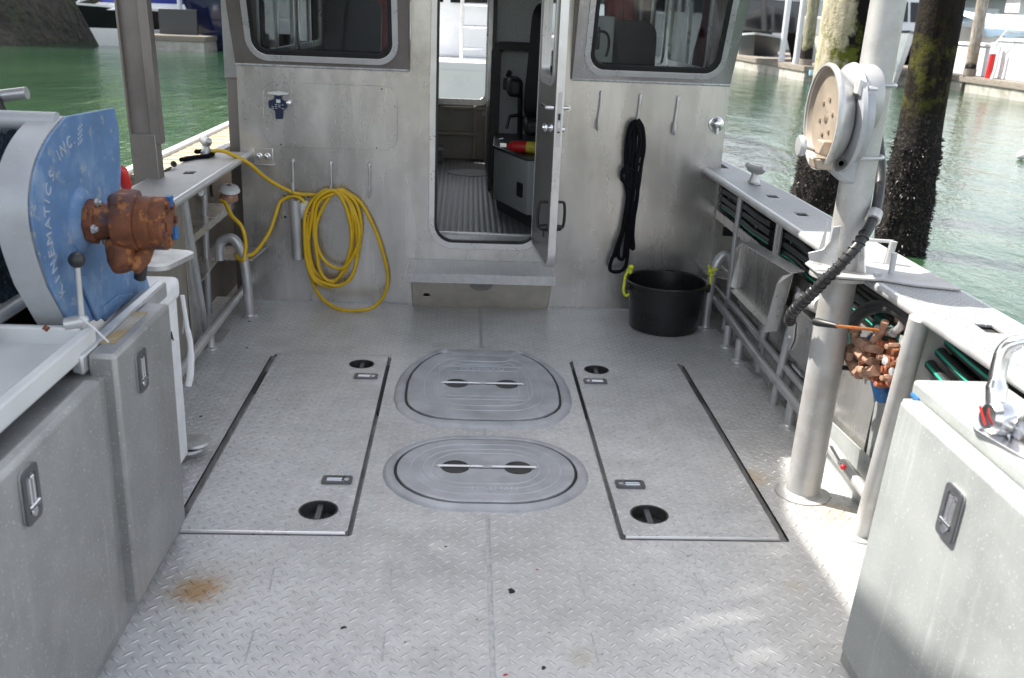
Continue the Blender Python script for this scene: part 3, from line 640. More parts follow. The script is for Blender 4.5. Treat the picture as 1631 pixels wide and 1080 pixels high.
# bulb vent cowl
g = MB(); g.lathe([(.04, 0), (.043, .004), (.036, .008)], (1.406, YW-.001, 1.105), (0, -1, 0), 20); vc = g.build('cowl_flange', 'chrome', wh)
g = MB(); vs = []; fs = []
for i in range(7):
    for k in range(11):
        a = math.pi*k/10; t = i/6; r_ = .034
        vs.append((1.406+r_*math.cos(a)*(1-.15*t), YW-.008-.04*math.sin(math.pi/2*(1-t))*math.sin(a), 1.115+r_*math.sin(a)*(1-t*.0)*(.98)-.05*(1-t)*(1 if True else 0)*(.8)+.0))
for i in range(6):
    for k in range(10): fs.append((i*11+k, i*11+k+1, (i+1)*11+k+1, (i+1)*11+k))
g.ball((1.406, YW-.008, 1.108), (.032, .04, .038), 18, 12); g.cyl((1.406, YW-.03, 1.10), (1.406, YW-.03, 1.055), .013, .012, 12); g.build('cowl_hood', 'chrome', vc)
# twin deck lights outlet plate
g = MB(); g.box((-1.185, YW-.012, .80), (-1.075, YW-.001, .885)); g.box((-1.19, YW-.03, .793), (-1.07, YW-.002, .80)); tp = g.build('outlet_plate', 'alum', wh, bevel=.004)
for x in (-1.15, -1.105):
    g = MB(); g.lathe([(.017, 0), (.017, .006), (.012, .008), (.010, .02), (0, .022)], (x, YW-.012, .843), (0, -1, 0), 16); g.ball((x, YW-.032, .84), (.009, .006, .016), 10, 8); g.build('outlet_cap', 'chrome', tp)
# socket on the wall past the right corner
# rod tube with backing plate
t = thing('rod_tube', 'open aluminium tube standing on a wall bracket behind the yellow hose coil', 'tube', (-.957, YW-.05, .40))
g = MB(); g.lathe([(.028, 0), (.033, 0), (.033, -.345), (.028, -.345)], (-.957, YW-.055, .61), (-.02, -.06, 1), 22, loop=True); g.build('tube', 'pipe', t)
fin(sheet(rrect(-1.04, .47, -.86, .64, .03, 5), [], .006, FM(YW-.004)), 'backing_plate', 'alum', t, bevel=.002)
g = MB(); 
for x, z in ((-1.02, .62), (-1.02, .50), (-.885, .62)): g.lathe([(.008, 0), (.007, .005), (0, .005)], (x, YW-.007, z), (0, -1, 0), 8)
g.build('bolt', 'dark', t)
g = MB(); g.ball((-.90, YW-.03, .545), (.045, .022, .06), 14, 9); o = g.build('tag', 'white', loc=(-.9, YW-.03, .545)); tag(o, 'round white tag with red print hanging beside the rod tube behind the hose', 'tag')
g = MB(); 
for k in range(4): g.box((-.888+.006*(k % 2), YW-.056, .565-.018*k), (-.868+.006*(k % 2), YW-.050, .572-.018*k))
g.build('red_print', 'red', o)
# --- door leaf standing open
dp0 = Vector((.388, YW-.02, 0)); dp1 = Vector((.437, 4.865, 0)); du = (dp1-dp0).normalized(); dn = Vector((-du.y, du.x, 0)) # toward +x
if dn.x < 0: dn = -dn
door_len = (dp1-dp0).length
DM = Matrix(((du.x, 0, dn.x, dp0.x), (du.y, 0, dn.y, dp0.y), (0, 1, 0, 0), (0, 0, 0, 1)))  # 2D (along, z), offset dn
def D(a, z, o=0): return DM @ Vector((a, z, o))
dl = door_len
dr = fin(sheet(rrect(0, .392, dl, 2.03, [.085, .085, .085, .085], 8), [rrect(.12, 1.335, dl-.10, 1.92, .06, 6)], .036, DM @ Matrix.Translation((0, 0, .02))), 'door', 'door_grey' if 'door_grey' in M else 'alum_dark', wh, bevel=.004)
M['door_grey'] = surf('grey door skin', (.27, .275, .275), .55, .35, .12, 4, .1, (.3, .3, .3), 60, (1, 1, .4)); dr.data.materials[0] = M['door_grey']
er = rrect(-.002, .388, dl+.003, 2.034, .088, 8)
fin(sheet(er, [rrect(.012, .404, dl-.012, 2.02, .075, 8)], .040, DM @ Matrix.Translation((0, 0, .02))), 'door_edge', 'bright', dr, bevel=.003)
fin(sheet(rrect(.095, 1.31, dl-.075, 1.945, .08, 8), [rrect(.135, 1.35, dl-.115, 1.905, .05, 6)], .052, DM @ Matrix.Translation((0, 0, .02))), 'door_window', 'bright', dr, bevel=.006)
fin(sheet(rrect(.11, 1.325, dl-.09, 1.93, .06, 6), [], .006, DM @ Matrix.Translation((0, 0, .02))), 'pane', 'glass', dr, smooth=False)
g = MB(); e0 = dl+.0045
lk = fin(sheet(rrect(-.011, -.135, .011, .135, .010, 4), [], .003, frame_mtx(D(e0, 1.16, .02), dn, (0, 0, 1))), 'lock_plate', 'pipe', dr, bevel=.001)
for z, h, m_ in ((1.175, .016, 'dark'), (1.135, .013, 'white'), (1.10, .004, 'dark')):
    g = MB(); p = D(e0+.002, z, .02); g.box((p.x-.006, p.y-.004, p.z-h), (p.x+.006, p.y+.0, p.z+h)); g.build('lock_bolt', m_, lk)
g = MB(); g.cyl(D(dl-.045, 1.215, -.002), D(dl-.045, 1.215, -.04), .013, .011, 14); g.tube([D(dl-.045, 1.215, -.038), D(dl-.15, 1.222, -.042)], .0085, 10)
g.build('lever_handle', 'chrome', dr); g = MB(); g.cyl(D(dl-.045, 1.215, .04), D(dl-.045, 1.215, .075), .013, .011, 14); g.tube([D(dl-.045, 1.215, .072), D(dl-.06, 1.215, .072)], .016, 12); g.build('lever_handle', 'chrome', dr)
g = MB(); g.lathe([(.024, 0), (.024, .012), (.018, .02), (.0, .022)], D(dl-.055, 1.115, -.001), -dn, 18); g.ball(D(dl-.055, 1.115, -.035), (.02, .022, .024), 14, 8); g.lathe([(.015, 0), (.015, .018), (.0, .019)], D(dl-.045, 1.11, .04), dn, 14); g.build('door_knob', 'chrome', dr)
for s_ in (-1, 1):
    o0 = -.001 if s_ < 0 else .041
    g = MB(); z0, z1 = .60, .735; k = s_*.045; a_ = dl-.075
    g.tube(smooth_path([D(a_-.0, z1, o0), D(a_, z1, o0+k*.7), D(a_, z1-.01, o0+k), D(a_, (z0+z1)/2, o0+k*1.1), D(a_, z0+.01, o0+k), D(a_, z0, o0+k*.7), D(a_, z0, o0)], 4), .0075, 10)
    g.cyl(D(a_, z0, o0), D(a_, z0, o0+s_*.035), .020, .015, 14)
    if s_ < 0: g.box(tuple(D(a_-.01, z0-.05, o0-.01)), tuple(D(a_+.005, z0-.01, o0-.02)))
    g.build('pull_handle', 'black', dr)
# --- boarding step
t = thing('boarding_step', 'tread plate boarding step below the open wheelhouse door', 'step', (XC, 5.3, 0))
g = MB(); g.box((-.312, 5.17, .268), (.512, YW-.002, .275)); g.build('tread', 'tread_small', t, bevel=.003)
g = MB(); g.box((-.312, 5.166, .222), (.512, 5.171, .274)); g.build('nosing', 'tread_small', t, bevel=.0015)
g = MB(); g.box((-.315, 5.166, .222), (-.3121, YW-.002, .2745)); g.box((.5121, 5.166, .222), (.515, YW-.002, .2745)); g.build('end_plate', 'bright', t)
riser = [(5.235, .225), (5.455, 0), (5.459, .0), (5.239, .225)]
hm = frame_mtx((0, 5.455, 0), (1, 0, 0), (0, 5.235-5.455, .225)); Lr = math.hypot(.22, .225)
me = sheet([(-.285, 0), (.50, 0), (.50, Lr), (-.285, Lr)], [[(-.205+.022*math.cos(2*math.pi*k/20), .135+.022*math.sin(2*math.pi*k/20)) for k in range(20)]], .005, hm); fin(me, 'riser', 'alum_warm', t, smooth=False)
g = MB(); 
for x in (-.292, .50): g.prism([(x, 5.215, .266), (x, YW-.003, .266), (x, YW-.003, .0), (x, 5.46, .0)], (.006, 0, 0))
g.build('gusset', 'alum', t, smooth=False)
g = MB(); g.lathe([(.065, 0), (.065, .002), (.058, .0025), (.03, .0025), (.03, .006), (.018, .006), (.018, .003), (0, .003)], hm @ Vector((.105, .27, .003)), (0, -.7, -.7) if False else Vector((0, -.715, -.70)), 24); g.build('drain_boss', 'alum_dull', t)
# --- things inside the wheelhouse
t = thing('helm_seat', 'black vinyl helm seat on the grey locker inside the open door', 'seat', (.6, 6.75, .82))
g = MB()
me = sheet(rrect(-.22, 0, .22, .74, .11, 8), [], .12, frame_mtx((.53, 6.70, .98), (.5, .86, 0), (.05, -.06, 1))); fin(me, 'backrest', 'seat', t, bevel=.035, seg=4)
g.box((.38, 6.35, .90), (.82, 6.78, 1.0)); g.build('seat_cushion', 'seat', t, bevel=.03, seg=3)
g = MB(); g.box((.27, 6.62, 1.12), (.37, 6.95, 1.24)); g.build('armrest', 'seat', t, bevel=.03, seg=3)
g = MB(); g.tube([(.36, 6.75, 1.14), (.37, 6.75, .83)], .018, 8); g.tube([(.37, 6.7, 1.0), (.29, 6.68, .99), (.27, 6.66, .91)], .013, 8); g.build('armrest_bracket', 'black', t)
g = MB(); g.cyl((.60, 6.6, .817), (.60, 6.6, .90), .09, .07, 16); g.build('pedestal', 'console', t)
t = thing('fire_extinguisher', 'small red fire extinguisher lying on the seat locker inside the door', 'extinguisher', (.33, 6.2, .86))
g = MB(); g.lathe([(.0, 0), (.03, .002), (.036, .015), (.036, .20), (.028, .225), (.012, .235), (.012, .25)][::1], (.50, 6.12, .855), Vector((-1, .25, 0)), 20); g.build('cylinder', 'red', t)
g = MB(); g.lathe([(.0365, .06), (.0367, .09), (.0365, .12)], (.50, 6.12, .855), Vector((-1, .25, 0)), 20); g.build('label_band', 'yellow_label', t)
g = MB(); g.box((.215, 6.17, .848), (.255, 6.20, .872)); g.tube([(.22, 6.19, .86), (.20, 6.19, .89), (.235, 6.18, .90)], .004, 6); g.build('valve', 'chrome', t)
t = thing('helm_seat', 'dark helm seat backrest seen low through the right window', 'seat', (1.0, 6.9, .82))
me = sheet(rrect(-.2, 0, .2, .66, .1, 8), [], .12, frame_mtx((1.02, 6.55, .98), (1, .1, 0), (0, .05, 1))); fin(me, 'backrest', 'seat', t, bevel=.035, seg=4)
g = MB(); g.box((.82, 6.58, .90), (1.22, 6.98, 1.0)); g.build('seat_cushion', 'seat', t, bevel=.03, seg=3)
# electrical box and handset in right window
t = thing('electrical_box', 'cream electrical box on the bulkhead inside the right window', 'box', (.80, 6.0, 1.4))
g = MB(); g.box((.735, 5.86, 1.40), (.845, 5.95, 1.66)); g.build('cover', 'white', t, bevel=.006)
g = MB(); g.box((.76, 5.80, 1.37), (.78, 5.99, 1.40)); g.build('bracket', 'yellow_label', t)
t = thing('radio_handset', 'black radio handset and curled cord hanging in front of the cream box', 'handset', (.74, 5.75, 1.45))
g = MB(); g.box((.705, 5.70, 1.475), (.745, 5.73, 1.60)); g.build('handset', 'black', t, bevel=.008)
g = MB(); g.tube(smooth_path([(.725, 5.70, 1.57), (.76, 5.69, 1.575), (.79, 5.69, 1.55), (.795, 5.69, 1.49), (.785, 5.70, 1.44)], 5), .008, 8); g.build('cord', 'black', t)
g = MB(); vs = []
for i in range(9):
    for k in range(6): vs.append((1.02+.035*k+.012*math.sin(i*1.7+k), 7.45+.02*math.sin(k*2.2+i*.4), 2.2-.15*i))
g.add(vs, [(i*6+k, i*6+k+1, (i+1)*6+k+1, (i+1)*6+k) for i in range(8) for k in range(5)])
o = g.build('red_cloth', 'red', loc=(1.1, 7.45, 1.6)); o.modifiers.new('solid', 'SOLIDIFY').thickness = .05; tag(o, 'red jacket put in for a red reflection in the right window', 'cloth')  # made-up cloth standing in for a red reflection in the glass
g = MB(); vs = []
for i in range(9):
    for k in range(4): vs.append((-.62+.035*k+.012*math.sin(i*1.3+k)-.012*i, 7.6+.02*math.sin(k*2.2+i*.4), 2.2-.13*i))
g.add(vs, [(i*4+k, i*4+k+1, (i+1)*4+k+1, (i+1)*4+k) for i in range(8) for k in range(3)])
o = g.build('red_cloth', 'red', loc=(-.6, 7.6, 1.6)); o.modifiers.new('solid', 'SOLIDIFY').thickness = .05; tag(o, 'narrow red jacket put in for a red reflection in the left window', 'cloth')  # second made-up cloth, again in place of a red reflection
t = thing('console', 'dark helm console inside the left window, with instruments', 'console', (-.8, 8.4, .38))
g = MB(); g.box((-1.23, 8.2, .386), (-.42, 8.8, 1.15)); g.build('cabinet', 'console', t, bevel=.01)
g = MB(); g.prism([(-1.2, 8.15, 1.152), (-1.2, 8.7, 1.152), (-1.2, 8.7, 1.36)], (.75, 0, 0)); g.build('dash', 'black', t, bevel=.005)
for i in range(3):
    g = MB(); x = -1.12+.24*i; g.box((x, 8.25, 1.24), (x+.18, 8.29, 1.42)); o = g.build('instrument', 'console', t, bevel=.006)
g = MB(); g.box((-1.2, 6.3, 1.0), (-.95, 7.3, 1.06)); g.box((-1.2, 6.3, .386), (-1.15, 7.3, 1.0)); g.build('bench_top', 'console', t, bevel=.01)
for k, (x, y, r_) in enumerate(((-1.08, 6.5, .05), (-1.02, 6.75, .04), (-1.1, 7.05, .06))):
    pass
t = thing('helm_seat', 'black helm seat with headrest inside the left window', 'seat', (-.92, 7.0, .4))
me = sheet(rrect(-.2, 0, .2, .62, .1, 8), [], .12, frame_mtx((-.83, 7.3, 1.12), (1, .05, 0), (0, .05, 1))); fin(me, 'backrest', 'seat', t, bevel=.035, seg=4)
g = MB(); g.box((-1.03, 7.33, 1.02), (-.63, 7.75, 1.11)); g.build('seat_cushion', 'seat', t, bevel=.03, seg=3)
g = MB(); g.cyl((-.83, 7.5, .386), (-.83, 7.5, 1.02), .06, .05, 16); g.build('pedestal', 'console', t)
# --- navy holder with white T handle
t = thing('strap_holder', 'navy fabric holder with a white T bar above it on the left wall', 'holder', (-1.035, YW, 1.1))
g = MB(); g.prism([(-1.088, YW-.03, 1.182), (-1.03, YW-.032, 1.176), (-.976, YW-.03, 1.182), (-.976, YW-.03, 1.192), (-1.03, YW-.032, 1.20), (-1.088, YW-.03, 1.192)], (0, .012, 0)); g.cyl((-1.03, YW-.02, 1.187), (-1.03, YW-.001, 1.187), .01); g.build('t_bar', 'white', t, bevel=.003)
g = MB(); g.prism([(-1.052, YW-.03, 1.178), (-1.016, YW-.03, 1.178), (-1.014, YW-.03, 1.155), (-.99, YW-.03, 1.14), (-.988, YW-.03, 1.11), (-1.01, YW-.03, 1.10), (-1.014, YW-.03, 1.05), (-1.05, YW-.03, 1.05), (-1.052, YW-.03, 1.095), (-1.085, YW-.03, 1.11), (-1.087, YW-.03, 1.145), (-1.055, YW-.03, 1.155)], (0, .024, 0)); g.build('pouch', 'navy', t, bevel=.004)
g = MB(); g.box((-1.042, YW-.034, 1.137), (-1.02, YW-.031, 1.155)); g.build('white_patch', 'white', t)
g = MB()
for q in range(3):
    for j in range(4):
        if (q+j) % 4: g.tube([(-1.068+.018*j, YW-.032, 1.127-.010*q), (-1.056+.018*j, YW-.032, 1.123-.010*q+.004*(j % 2))], .0016, 5)
g.build('white_print', 'white', t)
g = MB(); g.lathe([(.012, 0), (.012, .02), (.004, .024)], (-.978, YW-.005, 1.137), (0, -1, 0), 12); g.build('ring', 'chrome', t)
# ================================================================ BULWARKS
def bulwark(side):
    s = side
    xi, xo = (-1.215, -1.465) if s < 0 else (1.375, 1.61)
    t = thing('bulwark', 'aluminium bulwark on the net reel side with flat cap rail' if s < 0 else 'aluminium bulwark on the mast side with sunlit cap rail and hose recess', 'bulwark', ((xi+xo)/2, 2, 0))
    # cap rail with slots
    slots = [(4.62,), (4.18,), (2.55,)] if s > 0 else [(4.75,), (2.0,)]
    holes = [[(xi+s*.09, y-.05), (xi+s*.14, y-.06), (xi+s*.145, y+.02), (xi+s*.095, y+.03)] for (y,) in slots]
    ye = YW-.002 if s > 0 else YW-.002
    y1 = YW+.0
    me = sheet([(xi, -1.5), (xo+s*.0, -1.5), (xo, 4.7), (xo-s*.06, 5.9), (xo-s*.10, 5.9), (xo-s*.10, ye), (xi+s*.0, ye)], holes, .01, Matrix.Translation((0, 0, .855)))
    fin(me, 'cap_rail', 'rail_top', t, bevel=.002)
    g = MB(); g.tube([(xi, -1.5, .842), (xi, ye, .842)], .0185, 14); g.tube([(xo, -1.5, .842), (xo, 4.7, .842), (xo-s*.06, 5.9, .842)], .0185, 14); g.build('rail_tube', 'pipe', t)
    for (y,) in slots:
        g = MB(); g.box((min(xi+s*.08, xi+s*.155), y-.07, .81), (max(xi+s*.08, xi+s*.155), y+.04, .846)); g.build('slot_cup', 'dark', t)
    xw = xo-s*.02
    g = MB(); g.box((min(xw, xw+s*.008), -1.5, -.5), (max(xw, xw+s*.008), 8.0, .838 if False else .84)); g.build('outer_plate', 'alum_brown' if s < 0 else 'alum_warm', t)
    return t, xi, xo, xw
pb, xi, xo, xw = bulwark(-1)
# port side inner structure
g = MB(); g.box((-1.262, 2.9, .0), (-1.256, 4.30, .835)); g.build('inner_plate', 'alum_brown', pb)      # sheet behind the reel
g = MB(); g.tube([(-1.255, 4.33, .835), (-1.32, 4.80, .004)], .019, 12); g.box((-1.34, 4.70, .001), (-1.22, 4.92, .006)); g.build('frame_tube', 'pipe', pb)
g = MB(); g.prism([(-1.262, 4.30, .835), (-1.262, 4.34, .835), (-1.33, 4.82, .0), (-1.262, 4.36, 0)], (-.006, 0, 0)); g.build('frame_web', 'alum', pb, smooth=False)
g = MB(); g.box((-1.445, 4.36, .56), (-1.30, YW-.005, .566)); g.box((-1.30, 4.36, .545), (-1.296, YW-.005, .585)); g.build('stringer', 'alum', pb)
g = MB(); g.prism([(-1.44, 5.17, .315), (-1.15, 5.17, .315), (-1.13, YW-.003, .315), (-1.44, YW-.003, .315)], (0, 0, .006)); g.prism([(-1.44, 4.40, .22), (-1.36, 4.40, .22), (-1.33, 5.17, .315), (-1.44, 5.17, .315)], (0, 0, .006)); g.build('corner_shelf', 'alum', pb, bevel=.002)
g = MB(); g.tube([(-1.41, 5.20, .0), (-1.39, 5.20, .83)], .018, 10); g.tube([(-1.42, 4.62, .0), (-1.40, 4.62, .83)], .018, 10); g.build('frame_tube', 'pipe', pb)
g = MB(); g.tube([(-1.245, 2.9, .085), (-1.245, 4.0, .085), (-1.255, YW-.006, .095)], .024, 14); g.build('foot_pipe', 'pipe', pb)
for y in (4.62, 3.7):
    g = MB(); g.lathe([(.035, 0), (.033, .006), (.02, .012), (.018, .016), (.018, .075)], (-1.25, y, .001), seg=16); g.build('pipe_foot', 'pipe', pb)
g = MB(); g.prism([(-1.256, 4.18, .225), (-1.256, 4.24, .265), (-1.256, 4.27, .315), (-1.256, 4.21, .275)], (.004, 0, 0)); g.build('drain_slot', 'bright', pb)
g = MB(); g.lathe([(.022, 0), (.024, .03), (.019, .034), (.019, .026), (.008, .024), (0, .026)], (-1.26, 4.60, .80), (.8, -.75, -.05), 18); g.box((-1.30, 4.56, .80), (-1.24, 4.66, .838)); g.build('rail_light', 'pipe', pb)
g = MB(); g.tube([(-1.27, 4.85, .835), (-1.29, 4.95, .76), (-1.30, 5.0, .70)], .008, 8); g.tube([(-1.27, 4.80, .83), (-1.27, 5.3, .825)], .006, 6); g.build('wire_clip', 'black', pb)
# round white deck filler the hose enters
t = thing('vent_cap', 'round white vent cap under the left rail with the yellow hose running into it', 'vent', (-1.27, 5.2, .66))
c = at(365, 303, 0, -1.27)
g = MB(); g.lathe([(.0, .028), (.03, .028), (.05, .018), (.058, 0), (.05, -.006), (.0, -.006)], c, (.15, -.25, 1), 26); g.build('cap', 'white', t)
g = MB(); g.lathe([(.05, -.05), (.045, -.02), (.03, -.004)], c, (.15, -.25, 1), 20); g.lathe([(.012, .028), (.010, .034), (0, .035)], c, (.15, -.25, 1), 10); g.build('body', 'rust_pale', t)
def bent_pipe(pts, lab, foot):
    t = thing('bent_pipe', lab, 'pipe', foot, 'bent pipes at the two forward corners of the deck')
    g = MB(); g.tube(smooth_path(pts, 6), .0265, 16); g.build('pipe', 'pipe', t)
    g = MB(); g.lathe([(.045, 0), (.045, .004), (.032, .01), (.028, .018)], foot, seg=20); g.build('foot', 'pipe', t)
f_ = (-1.175, 5.16, 0)
bent_pipe([f_, (-1.18, 5.16, .2), (-1.195, 5.165, .33), (-1.225, 5.17, .415), (-1.265, 5.175, .44), (-1.31, 5.18, .42), (-1.325, 5.18, .37), (-1.325, 5.18, .315)], 'bent aluminium pipe at the left corner with the yellow hose looped round it', f_)
f_ = (1.385, 5.17, 0)
bent_pipe([f_, (1.385, 5.17, .2), (1.40, 5.17, .33), (1.425, 5.175, .40), (1.46, 5.18, .425), (1.495, 5.18, .40), (1.51, 5.18, .36), (1.51, 5.18, .31)], 'bent aluminium pipe at the right corner beside the black bucket', f_)

# cleats
def cleat(c, lab, rz):
    t = thing('cleat', lab, 'cleat', c, 'cleats on the cap rails')
    m = Matrix.Rotation(rz, 3, 'Z'); o = Vector(c); g = MB()
    def q(x, y, z): return o+m @ Vector((x, y, z))
    g.tube([q(0, -.075, .088), q(0, -.045, .074), q(0, 0, .07), q(0, .045, .074), q(0, .075, .088)], [.014, .022, .026, .022, .014], 12); g.build('horn', 'gutter', t)
    g = MB(); g.lathe([(.032, 0), (.028, .02), (.02, .04), (.02, .06)], o, seg=14); g.box(tuple(q(-.04, -.055, 0)-Vector((0, 0, 0))), tuple(q(.04, .055, .008))); g.build('base', 'gutter', t, bevel=.004)
cleat((-1.40, 5.32, .861), 'grey cleat on the left cap rail where the yellow hose leads', .5)
cleat((1.51, 4.98, .861), 'grey cleat on the right cap rail in front of the barnacled piling', .35)
g = MB(); p = (-1.445, 4.86, .86); g.tube([(-1.45, 4.74, .864), (-1.445, 4.82, .868)], .006, 6); g.lathe([(.016, 0), (.016, .005), (.009, .005), (.009, 0)], (-1.44, 4.85, .88), (.6, -.6, .4), 12); o = g.build('eye_pin', 'dark', loc=p); tag(o, 'small dark eye pin lying on the outer edge of the left rail', 'pin')
g = MB(); g.tube(smooth_path([(-1.46, 5.05, .872), (-1.42, 5.16, .87), (-1.37, 5.22, .87), (-1.36, 5.3, .875), (-1.40, 5.38, .875), (-1.45, 5.33, .875), (-1.43, 5.24, .89)], 5), .012, 8); o = g.build('dark_line', 'rope_black', loc=(-1.4, 5.25, .87)); tag(o, 'short black line wrapped round the foot of the left rail cleat', 'rope')

# ---- starboard inner structure
sb, xi, xo, xw = bulwark(1)
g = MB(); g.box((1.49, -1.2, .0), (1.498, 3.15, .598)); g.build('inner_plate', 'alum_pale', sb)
g = MB(); g.prism([at(1290, 640, 0, 1.46), at(1398, 742, 0, 1.46), at(1372, 832, 0, 1.46), at(1260, 730, 0, 1.46)], (.006, 0, 0)); g.build('kick_plate', 'alum_pale', sb)
g = MB(); g.prism([(1.478, 3.17, 0), (1.478, 4.95, 0), (1.50, 4.95, .42), (1.50, 3.17, .42)], (.006, 0, 0)); g.build('inner_plate', 'alum', sb, smooth=False)
g = MB(); g.box((1.46, -1.2, .60), (1.59, YW-.005, .606)); g.box((1.455, -1.2, .575), (1.46, YW-.005, .625)); g.build('stringer', 'alum', sb)
g = MB(); g.box((1.50, 4.98, .31), (1.59, YW-.003, .316)); g.prism([(1.36, 5.17, .305), (1.59, 5.0, .305), (1.59, YW-.003, .305), (1.36, YW-.003, .305)], (0, 0, .006)); g.build('corner_shelf', 'alum', sb)
g = MB(); g.box((1.455, YW-.022, .0), (1.60, YW-.012, .838)); o = g.build('end_plate', 'alum', sb)
p = at(1160, 369, 1, YW-.024); g = MB(); g.box((p.x-.033, p.y-.006, p.z-.026), (p.x+.033, p.y+.004, p.z+.026)); g.build('socket', 'black', o, bevel=.01)
for y0, lab in ((4.32, 0), (3.62, 0), (5.0, 0)):
    g = MB(); g.tube([(1.455, y0, .835), (1.475, y0+.10, .02)], .017, 12); g.box((1.44, y0+.04, .0015), (1.53, y0+.20, .005)); g.build('frame_tube', 'pipe', sb)
g = MB(); g.tube([(1.37, 2.70, .835), (1.385, 2.86, .0)], .032, 20); g.lathe([(.055, 0), (.055, .005), (.04, .012)], (1.385, 2.86, .001), seg=20); g.prism([(1.40, 2.69, .83), (1.58, 2.69, .83), (1.58, 2.75, .45), (1.41, 2.80, .35)], (0, .006, 0)); g.build('stanchion', 'pipe_worn', sb)
g = MB(); g.tube([(1.44, 5.45, .165), (1.43, 4.3, .13), (1.425, 3.3, .125), (1.395, 2.3, .125), (1.395, 1.8, .125)], .0225, 14); g.build('foot_pipe', 'pipe', sb)
g = MB(); g.tube([(1.47, 5.44, .20), (1.465, 4.3, .19), (1.46, 3.5, .185)], .0165, 12); g.build('foot_pipe', 'pipe', sb)
for y in (4.85, 4.62, 3.78, 2.3):
    g = MB(); g.lathe([(.045, 0), (.043, .006), (.025, .012), (.021, .016), (.021, .12)], (1.425, y, .001), seg=16); g.build('pipe_foot', 'pipe', sb)
def hose_holder(y, z):
    g = MB(); pts = []
    for k in range(9):
        a = math.pi*(k/8)+math.pi; pts.append((1.455+.03*math.cos(a), 0, z+.03*math.sin(a)))
    g.prism([(x, y-.05, zz) for x, _, zz in pts]+[(x*.0+1.455+(x-1.455)*.86, y-.05, z+(zz-z)*.86) for x, _, zz in pts[::-1]], (0, .1, 0)); g.box((1.475, y-.05, z-.005), (1.49, y+.05, z+.03))
    g.build('pipe_cradle', 'bright', sb)
hose_holder(3.80, .27); hose_holder(4.62, .31); hose_holder(4.45, .22); hose_holder(3.55, .20)
g = MB(); g.box((1.445, 3.52, .26), (1.462, 3.66, .60)); g.build('frame_web', 'bright', sb, bevel=.003)
g = MB(); g.tube([(1.44, 4.05, .0), (1.47, 4.0, .58)], .019, 12); g.build('frame_tube', 'pipe', sb)
g = MB(); g.prism([(1.445, 4.28, .60), (1.445, 4.36, .60), (1.445, 4.35, .83), (1.445, 4.27, .83)], (.012, 0, 0)); g.build('frame_web', 'alum', sb, bevel=.002)
# folded tray plate carried on the frames
t = thing('folding_table', 'folded aluminium tray plate stowed against the right bulwark, its flanges facing the deck', 'plate', (1.40, 4.3, .5))
y0, y1, zt, zb, x_ = 4.72, 3.92, .635, .375, 1.40
P = lambda px, py, x: at(px, py, 0, x)
tl, tr, br, bl = P(1182, 388, 1.405), P(1262, 437, 1.385), P(1238, 527, 1.40), P(1172, 460, 1.42)
g = MB(); g.prism([tl, tr, br, bl], (.006, 0, 0)); g.build('tray_plate', 'alum', t, smooth=False)
g = MB(); d = Vector((.05, 0, .012)); g.prism([tl+Vector((-.005, 0, .002)), tr+Vector((-.005, 0, .002)), tr+d, tl+d], (0, 0, .005)); g.build('top_flange', 'tread_small', t, smooth=False)
e0, e1 = tr+Vector((-.003, 0, .003)), br+Vector((-.003, 0, 0)); g = MB()
g.prism([e0, e1, e1+Vector((-.055, .01, -.01)), e0+Vector((-.055, .01, -.05)), e0+Vector((-.035, .008, -.012))], (0, -.005, 0)); g.build('end_flange', 'bright', t, smooth=False)
g = MB(); g.prism([tl, tl+Vector((-.03, 0, -.03)), bl+Vector((-.03, 0, .01)), bl], (0, .005, 0)); g.prism([bl, br, br+Vector((-.03, 0, -.012)), bl+Vector((-.03, 0, -.012))], (0, 0, .005)); g.build('lower_flange', 'alum', t, smooth=False)
g = MB(); q = P(1258, 530, 1.41); g.prism([q+Vector((0, .03, .07)), q+Vector((0, -.04, .05)), q+Vector((0, -.045, -.02)), q+Vector((0, -.01, -.075)), q+Vector((0, .03, -.04))], (.006, 0, 0)); g.cyl(q+Vector((-.006, 0, -.02)), q+Vector((.012, 0, -.02)), .007); g.build('hinge_bracket', 'bright', t)
g = MB(); g.box((1.42, 3.66, .30), (1.455, 3.90, .52)); g.build('support_plate', 'alum', t, bevel=.004)
g = MB(); q = P(1290, 482, 1.40); g.tube([q+Vector((-.0, .12, -.01)), q+Vector((0, .03, .0)), q+Vector((.02, -.08, .01))], [.022, .034, .036], 14); o = g.build('rubber_boot', 'gutter', loc=tuple(q)); tag(o, 'ribbed grey rubber boot where the wrapped black hose ends behind the mast', 'boot')

